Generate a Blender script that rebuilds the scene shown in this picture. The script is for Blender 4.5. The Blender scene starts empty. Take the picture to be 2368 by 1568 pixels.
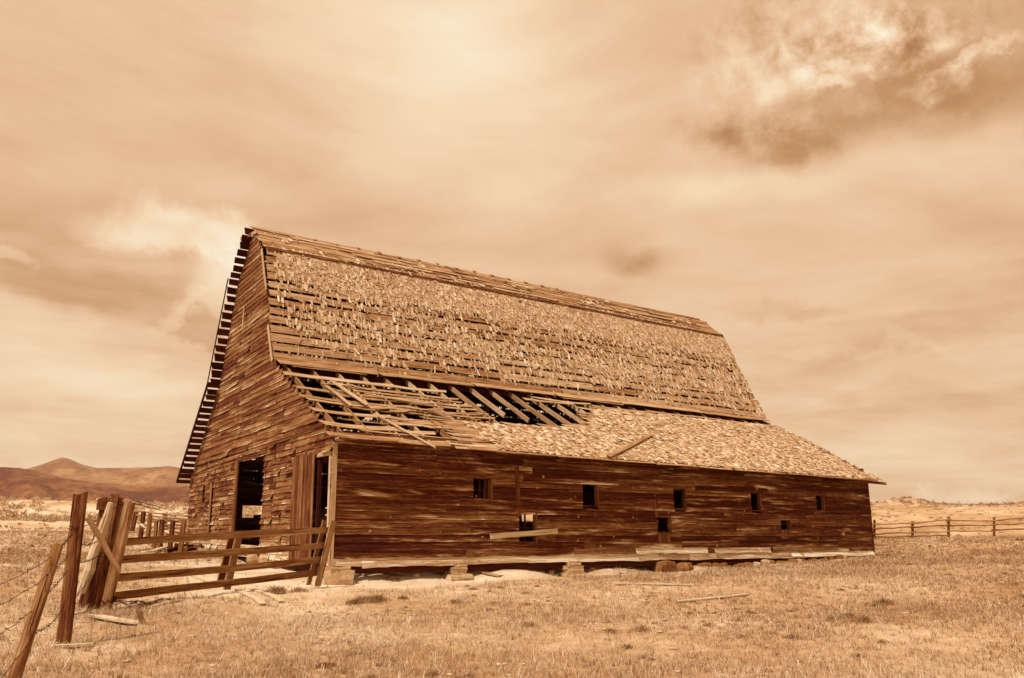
import bpy, math, random
import numpy as np
from mathutils import Vector, Matrix
random.seed(7); rng = np.random.default_rng(7)
scene = bpy.context.scene
COL = scene.collection
U = random.uniform

# ------------------------------------------------------------------ camera
CAM = np.array([-9.0748, -22.6976, 0.6549])
CR = np.array([0.83001451, -0.55773062, -0.003532])
CU = np.array([-0.13207714, -0.20270182, 0.97029254])
CF = np.array([0.5418778, 0.80489038, 0.24190891])
FPX = 1880.07
FH = np.array([CF[0], CF[1], 0.]); FH /= np.linalg.norm(FH)
RH = np.array([FH[1], -FH[0], 0.])
def ray(x, y):
    return CR*(x-1184)/FPX - CU*(y-784)/FPX + CF
def at(x, y, d):
    r = ray(x, y); return CAM + r*d/(r @ FH)
def hit(x, y, P, n):
    r = ray(x, y); n = np.array(n, float); return CAM + r*(((np.array(P, float)-CAM) @ n)/(r @ n))
cd = bpy.data.cameras.new("camera"); cam = bpy.data.objects.new("camera", cd); COL.objects.link(cam)
cd.sensor_width = 36; cd.lens = FPX/2368*36; cd.clip_start = .1; cd.clip_end = 30000
cam.matrix_world = Matrix(((CR[0], CU[0], -CF[0], CAM[0]), (CR[1], CU[1], -CF[1], CAM[1]), (CR[2], CU[2], -CF[2], CAM[2]), (0, 0, 0, 1)))
scene.camera = cam

# ------------------------------------------------------------------ materials
STOPS = [(0, (.030, .0018, .0010)), (.25, (.095, .017, .005)), (.45, (.235, .103, .031)), (.65, (.42, .262, .138)), (.82, (.59, .45, .295)), (1, (.80, .71, .56))]
def ramp(nt, fac, lo=0., hi=1.):
    m = nt.nodes.new('ShaderNodeMapRange'); m.inputs['To Min'].default_value = lo; m.inputs['To Max'].default_value = hi
    m.clamp = False; nt.links.new(fac, m.inputs['Value'])
    r = nt.nodes.new('ShaderNodeValToRGB'); e = r.color_ramp.elements
    while len(e) < len(STOPS): e.new(.5)
    for k, (p, c) in enumerate(STOPS): e[k].position = p; e[k].color = (*c, 1)
    nt.links.new(m.outputs[0], r.inputs[0]); return r.outputs[0]
def newmat(name):
    m = bpy.data.materials.new(name); m.use_nodes = True; nt = m.node_tree
    b = nt.nodes['Principled BSDF']; b.inputs['Roughness'].default_value = .9; b.inputs['Specular IOR Level'].default_value = .15
    return m, nt, b
def nd(nt, t, **k):
    n = nt.nodes.new(t)
    for a, v in k.items(): setattr(n, a, v)
    return n
def math_(nt, op, a, b=None, c=None):
    n = nd(nt, 'ShaderNodeMath', operation=op)
    for i, v in enumerate((a, b, c)):
        if v is None: continue
        if isinstance(v, (int, float)): n.inputs[i].default_value = v
        else: nt.links.new(v, n.inputs[i])
    return n.outputs[0]
def noise(nt, vec, scale, detail=4, rough=.6, mscale=None, dist=0):
    if mscale:
        mp = nd(nt, 'ShaderNodeMapping'); mp.inputs['Scale'].default_value = mscale; nt.links.new(vec, mp.inputs[0]); vec = mp.outputs[0]
    n = nd(nt, 'ShaderNodeTexNoise'); n.inputs['Scale'].default_value = scale; n.inputs['Detail'].default_value = detail
    n.inputs['Roughness'].default_value = rough; n.inputs['Distortion'].default_value = dist
    nt.links.new(vec, n.inputs['Vector']); return n.outputs[0]
def wood(name, base, amp_grain=.5, amp_fine=.3, amp_tone=.25, amp_patch=.0, bump=.3, patchscale=.6, glen=.9, check=.35):
    """weathered boards: streaks along the board (attribute grain), a tone per board, patches of wear"""
    m, nt, b = newmat(name)
    a = nd(nt, 'ShaderNodeAttribute', attribute_name='grain'); t = nd(nt, 'ShaderNodeAttribute', attribute_name='tone')
    g1 = noise(nt, a.outputs['Vector'], 1, 5, .62, (glen, 9, 1), .25)
    g2 = noise(nt, a.outputs['Vector'], 1, 4, .7, (3.5, 70, 1), .2)
    v = math_(nt, 'MULTIPLY_ADD', math_(nt, 'SUBTRACT', g1, .5), amp_grain*2, base)
    v = math_(nt, 'MULTIPLY_ADD', math_(nt, 'SUBTRACT', g2, .5), amp_fine*2, v)
    v = math_(nt, 'MULTIPLY_ADD', math_(nt, 'SUBTRACT', t.outputs['Fac'], .5), amp_tone*2, v)
    g4 = noise(nt, a.outputs['Vector'], 1, 3, .55, (glen*1.3, 30, 1), .3)
    ck = nd(nt, 'ShaderNodeMapRange'); ck.inputs['From Min'].default_value = .40; ck.inputs['From Max'].default_value = .33; nt.links.new(g4, ck.inputs['Value'])
    v = math_(nt, 'MULTIPLY_ADD', ck.outputs[0], -check, v)
    if amp_patch:
        g3 = noise(nt, a.outputs['Vector'], patchscale, 5, .65, (.6, 5.5, .37), .25)
        g3 = math_(nt, 'POWER', math_(nt, 'MAXIMUM', math_(nt, 'MULTIPLY', math_(nt, 'SUBTRACT', g3, .53), 4.5), 0), 1.2)
        v = math_(nt, 'MULTIPLY_ADD', g3, amp_patch, v)
    nt.links.new(ramp(nt, v), b.inputs['Base Color'])
    if bump:
        bp = nd(nt, 'ShaderNodeBump'); bp.inputs['Strength'].default_value = bump; bp.inputs['Distance'].default_value = .02
        nt.links.new(math_(nt, 'SUBTRACT', math_(nt, 'ADD', g1, g2), ck.outputs[0]), bp.inputs['Height']); nt.links.new(bp.outputs[0], b.inputs['Normal'])
    return m
M_WALL = wood('dark_weathered_siding', .25, .44, .50, .115, .95, .6, .6, .38, .18)
M_GABLE = wood('weathered_gable_siding', .335, .30, .34, .10, .40, .5, .6, .5, .22)
M_ROOFB = wood('bleached_roof_board', .57, .30, .22, .10, .0, .4)
M_SHING = wood('bleached_shingle', .675, .22, .26, .17, .0, .5)
M_RAFT = wood('rafter_wood', .60, .25, .2, .12, .0, .3)
M_INNER = wood('old_inner_wood', .13, .25, .15, .1, .0, .2)  # near-black base also stands in for shade on the far roof boards
M_DOOR = wood('door_wood', .31, .36, .28, .09, .2, .4)
M_POST = wood('split_post_wood', .36, .40, .35, .1, .2, .6)
M_PALE = wood('pale_split_wood', .72, .25, .25, .1, .0, .5)
M_GATE = wood('gate_wood', .46, .32, .22, .12, .2, .35)
M_FENCE = wood('grey_rail_wood', .50, .3, .2, .1, .2, .3)
def rough_mat(name, lo, hi, scale, bump=.4, detail=8, coord='Object', dist=.1):
    m, nt, b = newmat(name); tc = nd(nt, 'ShaderNodeTexCoord')
    n = noise(nt, tc.outputs[coord], scale, detail, .65)
    nt.links.new(ramp(nt, n, lo*1.5-hi*.5, hi*1.5-lo*.5), b.inputs['Base Color'])
    bp = nd(nt, 'ShaderNodeBump'); bp.inputs['Strength'].default_value = bump; bp.inputs['Distance'].default_value = dist
    nt.links.new(n, bp.inputs['Height']); nt.links.new(bp.outputs[0], b.inputs['Normal']); return m
M_STONE = rough_mat('pale_foundation_stone', .54, .80, 5, .5)
M_RUBBLE = rough_mat('dark_rubble_stone', .30, .56, 6, .5)
M_DUNG = rough_mat('dry_dung', .2, .5, 14, .8)
M_CHIP = rough_mat('bleached_chip', .62, .86, 9, .4)
M_IRON, _nt, _b = newmat('rusty_iron'); _b.inputs['Base Color'].default_value = (.05, .008, .001, 1); _b.inputs['Roughness'].default_value = .7
# leaves and blades coloured by their tone
def tone_mat(name, lo, hi, trans=.3):
    m, nt, b = newmat(name); t = nd(nt, 'ShaderNodeAttribute', attribute_name='tone')
    c = ramp(nt, t.outputs['Fac'], lo, hi); nt.links.new(c, b.inputs['Base Color'])
    tr = nd(nt, 'ShaderNodeBsdfTranslucent'); nt.links.new(c, tr.inputs[0]); mx = nd(nt, 'ShaderNodeMixShader'); mx.inputs[0].default_value = trans
    nt.links.new(b.outputs[0], mx.inputs[1]); nt.links.new(tr.outputs[0], mx.inputs[2])
    nt.links.new(mx.outputs[0], nt.nodes['Material Output'].inputs[0]); return m
M_GRASS = tone_mat('dry_grass', .455, .94)
M_SAGE = tone_mat('sagebrush_leaf', .48, .90)
M_WEED = tone_mat('dry_weed', .50, .86)
# ground
M_GROUND, nt, b = newmat('dry_ground')
tc = nd(nt, 'ShaderNodeTexCoord'); at_ = nd(nt, 'ShaderNodeAttribute', attribute_name='tone')
n1 = noise(nt, tc.outputs['Object'], .35, 6, .6); n2 = noise(nt, tc.outputs['Object'], 3.2, 8, .75); n3 = noise(nt, tc.outputs['Object'], 28, 5, .7)
n0 = noise(nt, tc.outputs['Object'], .03, 5, .65)
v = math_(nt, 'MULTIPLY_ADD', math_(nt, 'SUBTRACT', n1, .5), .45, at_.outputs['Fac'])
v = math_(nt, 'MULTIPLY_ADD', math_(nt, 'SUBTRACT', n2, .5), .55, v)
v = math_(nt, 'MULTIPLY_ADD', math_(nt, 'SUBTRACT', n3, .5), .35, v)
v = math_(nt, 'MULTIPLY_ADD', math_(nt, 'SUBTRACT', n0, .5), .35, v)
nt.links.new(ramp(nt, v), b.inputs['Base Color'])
bp = nd(nt, 'ShaderNodeBump'); bp.inputs['Strength'].default_value = .6; bp.inputs['Distance'].default_value = .08
nt.links.new(math_(nt, 'ADD', n2, math_(nt, 'MULTIPLY', n3, .4)), bp.inputs['Height']); nt.links.new(bp.outputs[0], b.inputs['Normal'])
def hill_mat(name, base, amp, sc, desat):
    m, nt, b = newmat(name); tc = nd(nt, 'ShaderNodeTexCoord')
    n = noise(nt, tc.outputs['Object'], sc, 9, .62, (1, 1, 2.2), .5); n2 = noise(nt, tc.outputs['Object'], sc*13, 9, .8, (1, 1, 2), .3)
    v = math_(nt, 'MULTIPLY_ADD', math_(nt, 'SUBTRACT', n, .5), amp, base); v = math_(nt, 'MULTIPLY_ADD', math_(nt, 'SUBTRACT', n2, .5), amp*.9, v)
    nt.links.new(ramp(nt, v), b.inputs['Base Color']); return m
M_MOUNT = hill_mat('mountain_slope', .42, .85, .0016, 0)
M_FOOT = hill_mat('wooded_slope', .34, 1.0, .0022, 0)

# ------------------------------------------------------------------ mesh builder
class MB:
    def __init__(s): s.V = []; s.F = []; s.G = []; s.T = []; s.n = 0
    def add(s, verts, faces, grain=None, tone=.5):
        verts = np.asarray(verts, float); k = len(verts)
        s.V.append(verts); faces = np.asarray(faces); s.F.append(faces + s.n)
        s.G.append(np.zeros((k, 3)) if grain is None else np.asarray(grain, float))
        s.T.append(np.full(k, tone, float) if np.isscalar(tone) else np.asarray(tone, float)); s.n += k
    def build(s, name, mat, parent=None, smooth=False):
        V = np.concatenate(s.V); me = bpy.data.meshes.new(name)
        loops = []; starts = []; tot = []; c = 0
        li = np.concatenate([f.reshape(-1) for f in s.F]); sz = np.concatenate([np.full(len(f), f.shape[1]) for f in s.F])
        me.vertices.add(len(V)); me.vertices.foreach_set('co', V.reshape(-1).astype('f'))
        me.loops.add(len(li)); me.loops.foreach_set('vertex_index', li.astype('i'))
        me.polygons.add(len(sz)); st = np.concatenate([[0], np.cumsum(sz)[:-1]])
        me.polygons.foreach_set('loop_start', st.astype('i'))
        try: me.polygons.foreach_set('loop_total', sz.astype('i'))
        except Exception: pass
        a = me.attributes.new('grain', 'FLOAT_VECTOR', 'POINT'); a.data.foreach_set('vector', np.concatenate(s.G).reshape(-1).astype('f'))
        a = me.attributes.new('tone', 'FLOAT', 'POINT'); a.data.foreach_set('value', np.concatenate(s.T).astype('f'))
        me.update(calc_edges=True); me.validate()
        me.polygons.foreach_set('use_smooth', [smooth]*len(me.polygons))
        me.materials.append(mat)
        o = bpy.data.objects.new(name, me); COL.objects.link(o)
        if parent is not None: o.parent = parent
        return o
def nrm(v): v = np.asarray(v, float); return v/np.linalg.norm(v)
def plank(mb, P, wd, nn, w, t, rag=0., tone=None, wob=0., taper=None):
    """a board through the centre points P, width along wd, thickness along nn"""
    P = np.asarray(P, float); n = len(P); wd = np.asarray(wd, float); nn = np.asarray(nn, float)
    if tone is None: tone = random.random()
    L = np.concatenate([[0], np.cumsum(np.linalg.norm(np.diff(P, axis=0), axis=1))])
    r = random.random()*60; V = []; G = []
    for i in range(n):
        ws = w*(1+(U(-wob, wob) if wob else 0)); 
        if taper: ws *= taper[0]+(taper[1]-taper[0])*i/(n-1)
        for (a, b_) in ((-1, -1), (1, -1), (1, 1), (-1, 1)):
            p = P[i] + wd*a*ws/2 + nn*b_*t/2
            if rag and i in (0, n-1):
                d = nrm(P[1]-P[0]) if i == 0 else nrm(P[-2]-P[-1]); p = p + d*(rag*(.0 if a < 0 else 1)*U(.2, 1) if b_ < 0 or True else 0)
            V.append(p)
        for v_ in (0, w, w+t, 2*w+t): G.append((L[i], v_, r))
    F = []
    for i in range(n-1):
        for k in range(4): F.append((i*4+k, i*4+(k+1) % 4, i*4+4+(k+1) % 4, i*4+4+k))
    F.append((3, 2, 1, 0)); e = (n-1)*4; F.append((e, e+1, e+2, e+3))
    mb.add(V, F, G, tone)
def line(p, q, n=2, sag=0., jit=0.):
    p = np.asarray(p, float); q = np.asarray(q, float); o = []
    for i in range(n):
        t = i/(n-1); x = p+(q-p)*t; x = x + np.array([0, 0, -sag*4*t*(1-t)])
        if jit and 0 < i < n-1: x = x + rng.normal(0, jit, 3)
        o.append(x)
    return np.array(o)
def bar(mb, p, q, w, t, up=(0, 0, 1), n=2, sag=0., jit=0., rag=0., tone=None, wob=0., taper=None):
    p = np.asarray(p, float); q = np.asarray(q, float); d = nrm(q-p); nn = np.cross(d, up)
    if np.linalg.norm(nn) < 1e-3: nn = np.cross(d, (1, 0, 0))
    nn = nrm(nn); wd = nrm(np.cross(nn, d))
    plank(mb, line(p, q, n, sag, jit), wd, nn, w, t, rag, tone, wob, taper)
def tube(mb, P, R, k=8, tone=None, lump=0., cap=True):
    P = np.asarray(P, float); n = len(P)
    if np.isscalar(R): R = [R]*n
    if tone is None: tone = random.random()
    r = random.random()*60; L = np.concatenate([[0], np.cumsum(np.linalg.norm(np.diff(P, axis=0), axis=1))]); V = []; G = []
    prof = [1+U(-lump, lump) for _ in range(k)]
    ref = None
    for i in range(n):
        d = nrm(P[min(i+1, n-1)]-P[max(i-1, 0)])
        if ref is None: ref = np.array([1., 0, 0]) if abs(d[0]) < .8 else np.array([0, 0, 1.])
        a = nrm(ref - d*(ref @ d)); ref = a; b_ = np.cross(d, a)
        for j in range(k):
            th = 2*math.pi*j/k; rr = R[i]*prof[j]*(1+U(-lump, lump)*.3)
            V.append(P[i]+(a*math.cos(th)+b_*math.sin(th))*rr); G.append((L[i], abs((j/k)*2-1)*math.pi*R[0], r))
    F = [(i*k+j, i*k+(j+1) % k, i*k+k+(j+1) % k, i*k+k+j) for i in range(n-1) for j in range(k)]
    mb.add(V, F, G, tone)
    if cap:
        for e, o in ((0, 1), (n-1, -1)):
            ring = np.array(V[e*k:(e+1)*k]); c = ring.mean(0)
            VV = np.vstack([ring, c+(U(-.1, .1)*R[e])*nrm(P[-1]-P[0])]); g = np.column_stack([np.full(k+1, L[e]), np.linspace(0, R[e], k+1), np.full(k+1, r+3)])
            mb.add(VV, [((j+1) % k, j, k) if o > 0 else (j, (j+1) % k, k) for j in range(k)], g, tone)
def boxes(mb, C, A, B, N, la, lb, ln, tone, curl=None, taper=None):
    """many thin boards at once; A length, B width, N normal; half sizes la lb ln"""
    n = len(C); V = np.zeros((n, 12, 3)); G = np.zeros((n, 12, 3)); r = rng.random(n)*60
    c = np.zeros(n) if curl is None else curl; tp = np.ones(n) if taper is None else taper
    for si, s in enumerate((-1, 0, 1)):
        for ci, (a, b_) in enumerate(((-1, -1), (1, -1), (1, 1), (-1, 1))):
            i = si*4+ci; wf = np.where(np.full(n, s) > 0, tp, 1.)
            V[:, i] = C + A*(s*la)[:, None] + B*(a*lb*wf)[:, None] + N*(b_*ln)[:, None] + N*((s > 0)*c)[:, None]
            G[:, i, 0] = s*la; G[:, i, 1] = a*lb + b_*ln; G[:, i, 2] = r
    f = []
    for s in (0, 4):
        for k in range(4): f.append((s+k, s+(k+1) % 4, s+4+(k+1) % 4, s+4+k))
    f += [(3, 2, 1, 0), (8, 9, 10, 11)]
    F = (np.array(f)[None] + (np.arange(n)*12)[:, None, None]).reshape(-1, 4)
    mb.add(V.reshape(-1, 3), F, G.reshape(-1, 3), np.repeat(tone, 12))
def rock_mesh(mb, c, s, blocky=.5, rz=0., seedv=None):
    """an angular stone: a cube cut twice, pushed towards a sphere and roughened"""
    m = 4; V = []; idx = {}; F = []
    def vid(p):
        k = tuple(np.round(p, 4))
        if k not in idx: idx[k] = len(V); V.append(np.array(p, float))
        return idx[k]
    for ax in range(3):
        for sg in (-1, 1):
            for i in range(m):
                for j in range(m):
                    q = []
                    for (di, dj) in ((0, 0), (1, 0), (1, 1), (0, 1)):
                        p = [0, 0, 0]; p[ax] = sg; p[(ax+1) % 3] = -1+2*(i+di)/m; p[(ax+2) % 3] = -1+2*(j+dj)/m; q.append(vid(p))
                    F.append(q if sg > 0 else q[::-1])
    V = np.array(V); L = np.linalg.norm(V, axis=1, keepdims=True); V = V*blocky+(V/L*1.15)*(1-blocky)
    ph = rng.random(9)*6; V += .07*np.sin(V[:, [1, 2, 0]]*3+ph[:3])+rng.normal(0, .025, V.shape)
    V[:, 0] *= 1+.12*math.sin(ph[4])*V[:, 2]; V[:, 1] *= 1+.15*math.sin(ph[5])*V[:, 0]
    V *= np.array(s)/2; ca, sa = math.cos(rz), math.sin(rz)
    V = np.column_stack([V[:, 0]*ca-V[:, 1]*sa, V[:, 0]*sa+V[:, 1]*ca, V[:, 2]])
    mb.add(V+np.array(c), F)

def tag(o, label=None, cat=None, group=None, kind=None):
    if label: o['label'] = label
    if cat: o['category'] = cat
    if group: o['group'] = group
    if kind: o['kind'] = kind
    return o
def empty(name, loc=(0, 0, 0)):
    o = bpy.data.objects.new(name, None); COL.objects.link(o); o.location = loc; o.empty_display_size = .3; return o
def under(o, parent):
    """parent o so that its mesh, written in world coordinates, stays where it is"""
    p = parent; loc = Vector((0, 0, 0))
    while p is not None: loc += p.location; p = p.parent
    o.parent = parent; o.location = -loc + o.location if o.type == 'MESH' and o.location.length < 1e-9 else o.location
    return o
def part(mb, name, mat, root, smooth=False):
    o = mb.build(name, mat, None, smooth); o.parent = root
    p = root; loc = Vector((0, 0, 0))
    while p is not None: loc += p.location; p = p.parent
    o.location = -loc; return o

# ------------------------------------------------------------------ ground height
def onY(x, y, Y): return hit(x, y, (0, Y, 0), (0, 1, 0))
def onX(x, y, X): return hit(x, y, (X, 0, 0), (1, 0, 0))
CT = []
for p in ((780, 1360), (930, 1352), (1070, 1348), (1335, 1338), (1540, 1326), (1700, 1313), (1860, 1300), (2018, 1289)): CT.append(onY(p[0], p[1], -.5))
for p in ((640, 1325), (560, 1308), (480, 1292)): CT.append(onX(p[0], p[1], -.6))
for xx in (1.5, 3.5, 5.5, 7.5, 9.5, 12, 15): CT.append(np.array([xx, 1.3, -.17]))
for q in ((2, 3, -.16), (8, 3, -.22), (14, 3, -.2), (20, 3, -.15), (25, 5, -.1), (5, 9, .0), (15, 9, .0), (3, 15, .2), (15, 16, .2), (24, 14, .1)): CT.append(np.array(q, float))
for p in ((0, 1148, 180), (110, 1152, 180), (220, 1160, 180), (440, 1172, 180), (600, 1178, 180), (-300, 1140, 180), (0, 1207, 75), (150, 1208, 75), (300, 1212, 75), (440, 1215, 75), (-200, 1207, 75),
          (100, 1232, 48), (300, 1234, 48), (341, 1250, 40), (372, 1272, 35), (417, 1282, 33), (0, 1296, 26), (150, 1300, 26), (300, 1310, 25), (0, 1395, 14.5), (-200, 1400, 14),
          (147, 1490, 12.5), (210, 1420, 16.3), (270, 1412, 16.5), (400, 1385, 17.5), (523, 1364, 19.5), (640, 1364, 20.5), (730, 1356, 21.5), (60, 1560, 9.8), (20, 1620, 8.8),
          (300, 1568, 10.4), (600, 1568, 10.4), (900, 1568, 10.5), (1200, 1568, 10.5), (1500, 1568, 10.6), (1800, 1568, 10.6), (2100, 1568, 10.7), (2400, 1560, 10.9),
          (700, 1440, 15.5), (1100, 1430, 16), (1500, 1425, 16.5), (1900, 1415, 17), (2368, 1405, 17.5), (2368, 1340, 23), (2368, 1296, 33), (2150, 1292, 35),
          (2110, 1247, 55), (2193, 1245, 56), (2300, 1243, 58), (2368, 1241, 60), (2600, 1240, 60), (2100, 1196, 140), (2250, 1190, 150), (2400, 1186, 150), (2030, 1182, 260), (2150, 1177, 260), (2260, 1171, 260), (2368, 1162, 260), (2500, 1155, 260)):
    CT.append(at(*p))
for a in range(-180, 180, 30):
    for R_ in (4, 9, 60, 200):
        d = RH*math.sin(math.radians(a))+FH*math.cos(math.radians(a))
        if abs(a) > 50: CT.append(np.array([CAM[0]+d[0]*R_, CAM[1]+d[1]*R_, -.95+(0 if R_ < 100 else 3)]))
CT.append(np.array([CAM[0], CAM[1], -.95])); CT = np.array(CT)
for c in CT:
    r_c = math.hypot(c[0]-CAM[0], c[1]-CAM[1])
    if r_c > 170 and c[1] > 60: c[2] -= 2.1 if (c[0]-CAM[0])*RH[0]+(c[1]-CAM[1])*RH[1] < 0 else 1.6
CS = 1/(.4+.02*np.hypot(CT[:, 0]-CAM[0], CT[:, 1]-CAM[1]))**2
PEAK = at(2075, 1153, 262)
def gh(x, y):
    x = np.atleast_1d(np.asarray(x, float)); y = np.atleast_1d(np.asarray(y, float))
    # nearer control points reach less far
    d2 = ((x[..., None]-CT[:, 0])**2+(y[..., None]-CT[:, 1])**2)*CS; k = 1/(d2+.35)**2; z = (k @ CT[:, 2])/k.sum(-1)
    R_ = np.hypot(x-CAM[0], y-CAM[1]); t = np.clip((R_-300)/500, 0, 1); t = t*t*(3-2*t); z = z*(1-t)+0*t
    r2 = ((x-PEAK[0])**2+(y-PEAK[1])**2); z = z + 5.6*np.exp(-r2/(2*9.5**2))*(R_ < 500)
    amp = np.clip((R_-60)/100, 0, 1)*.35+.02
    z = z + amp*(np.sin(x*.21+1)*np.cos(y*.17)+.6*np.sin(x*.53+y*.4)+.5*np.sin(x*1.3-y*1.1)*(R_ < 80))
    return z
def gz(x, y): return float(gh(x, y).reshape(-1)[0])

# ground sheet: one polar grid reaching the horizon
def build_ground():
    rad = [.0, .8, 1.6]
    while rad[-1] < 14000:
        rad.append(rad[-1]+max(.3, rad[-1]*.02 if rad[-1] < 400 else rad[-1]*.08))
    front = np.radians(np.arange(-45, 45, .45)); back = np.radians(np.arange(45, 315, 5)); ang = np.concatenate([front, back])
    na = len(ang); V = []; Rr = np.array(rad[1:])
    dirs = np.array([RH*math.sin(a)+FH*math.cos(a) for a in ang])
    XY = CAM[None, None, :2]+Rr[:, None, None]*dirs[None, :, :2]
    X = XY[..., 0].ravel(); Y = XY[..., 1].ravel(); Z = gh(X, Y)
    near = np.hypot(X-CAM[0], Y-CAM[1]) < 60
    Z = Z + near*rng.normal(0, .008, len(Z))
    n = len(Rr); i, j = np.meshgrid(np.arange(n-1), np.arange(na), indexing='ij'); j2 = (j+1) % na
    F = np.stack([i*na+j, i*na+na+j, i*na+na+j2, i*na+j2][::-1], -1).reshape(-1, 4)
    V = np.column_stack([X, Y, Z])
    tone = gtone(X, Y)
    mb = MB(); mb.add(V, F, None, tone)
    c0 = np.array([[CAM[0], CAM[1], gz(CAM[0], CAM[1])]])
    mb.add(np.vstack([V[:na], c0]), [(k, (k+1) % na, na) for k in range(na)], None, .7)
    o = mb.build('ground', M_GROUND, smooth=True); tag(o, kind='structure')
def patch(x, y, cx, cy, sx, sy, ang=0):
    ca, sa = math.cos(ang), math.sin(ang); u = (x-cx)*ca+(y-cy)*sa; v = -(x-cx)*sa+(y-cy)*ca
    return np.exp(-(u/sx)**2-(v/sy)**2)
def fbm(x, y, s=1.):
    z = 0
    for k, (a, f) in enumerate(((.5, 1), (.3, 2.1), (.2, 4.3))):
        z = z+a*np.sin(x*f*s+1.7*k+1.3*np.sin(y*f*s*.8+k))*np.sin(y*f*s*1.1+2.1*k+1.2*np.sin(x*f*s*.7))
    return z
def bare(x, y):
    """how bare the earth is: the worn strip before the long wall and the yard by the gable end"""
    b_ = patch(x, y, 1.2, -1.6, 3.6, 2.7, .0)*1.3+patch(x, y, 4.5, -.9, 4.5, 1.3, .0)*.9+patch(x, y, -1.5, 3, 2.4, 5)*1.1+patch(x, y, -3.4, -2, 3.2, 2, .5)*.5+patch(x, y, 10, -.5, 7, .5)*.35
    return np.clip(b_+.25*fbm(x, y, 1.3)*(b_ > .05), 0, 1)
def gtone(x, y):
    R_ = np.hypot(x-CAM[0], y-CAM[1])
    t = .612+.055*fbm(x, y, .25)+.05*fbm(x, y, .9)+np.where(R_ > 40, .07*fbm(x, y, .13)+.06*fbm(x, y, .45), 0)
    t = t+.17*bare(x, y)
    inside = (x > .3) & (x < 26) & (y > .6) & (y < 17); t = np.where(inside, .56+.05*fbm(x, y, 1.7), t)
    left = ((x-CAM[0])*RH[0]+(y-CAM[1])*RH[1])/np.maximum(R_, .1)
    t = t+np.where((R_ > 27) & (left < -.2), .10, 0)
    t = t+np.where(R_ > 60, .03, 0)
    return t
build_ground()

# ------------------------------------------------------------------ distant terrain
def ridge(name, D, pts, w, mat, rough, seed):
    xs = np.linspace(-1400, 3800, 420); px = [p[0] for p in pts]; py = [p[1] for p in pts]; ys = np.interp(xs, px, py)
    r2 = np.random.default_rng(seed); ph = r2.random(20)*6; V = []; rows = 44
    nn = sum(math.pow(.62, k)*np.sin(xs*.012*1.9**k+ph[k]) for k in range(7)); ys = ys+nn*rough*(1+0*xs)
    for t in np.linspace(-1, .6, rows):
        for k, (x_, y_) in enumerate(zip(xs, ys)):
            C = at(x_, y_, D); H = C[2]; B = at(x_, 1200, D+t*w)
            h = H*(1-abs(t)**1.35) if t < 0 else H*(1-t*1.2)
            f = sum(.66**q*abs(math.sin(x_*.014*1.9**q+t*(4+3*q)+ph[q+8])) for q in range(7))
            V.append((B[0], B[1], h-f*H*.16*min(1, abs(t)*2.5)*(1 if t < 0 else 0)*(1-max(0, -t-.75)*4)-2))
    n = len(xs); F = [(i*n+j, i*n+j+1, i*n+n+j+1, i*n+n+j) for i in range(rows-1) for j in range(n-1)]
    mb = MB(); mb.add(V, F); tag(mb.build(name, mat, smooth=True), kind='structure')
ridge('mountain', 6500, [(-1400, 1120), (-500, 1100), (-60, 1088), (30, 1084), (85, 1069), (112, 1059), (128, 1055), (146, 1061), (175, 1073), (215, 1080), (330, 1081), (375, 1077), (420, 1085), (520, 1095), (800, 1150), (1400, 1230), (3800, 1240)], 1500, M_MOUNT, 1.5, 3)
ridge('foothills', 3000, [(-1400, 1060), (-300, 1070), (0, 1080), (60, 1086), (130, 1100), (200, 1112), (330, 1120), (440, 1122), (700, 1160), (1300, 1240), (3800, 1245)], 900, M_FOOT, 1.4, 5)

# ------------------------------------------------------------------ barn
LX = -.0172; L = 26.1; W = 17.45; HE = 3.52
barn = empty('barn', (0, 0, 0)); tag(barn, 'long weathered wooden barn with gambrel roof and half its shingles gone', 'barn')
RIDGE = (9.43, 13.21); B1 = (8.07, 12.04); B2 = (5.61, 6.88); EV = (-.43, 3.60)
FB1 = (11.30, 11.56); FB2 = (13.32, 7.37); FEV = (17.72, 3.40)
def prof(yA, zA, yB, zB): 
    return np.array([0, yB-yA, zB-zA])
def cutmerge(u0, u1, z0, z1, ops):
    segs = [(u0, u1)]
    for (a, b_, c, d) in ops:
        ov = min(z1, d)-max(z0, c)
        if ov < .4*(z1-z0): continue
        s2 = []
        for (s, e) in segs:
            if b_ <= s or a >= e: s2.append((s, e)); continue
            if a > s: s2.append((s, a))
            if b_ < e: s2.append((b_, e))
        segs = s2
    return [(s, e) for s, e in segs if e-s > .04]
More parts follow.
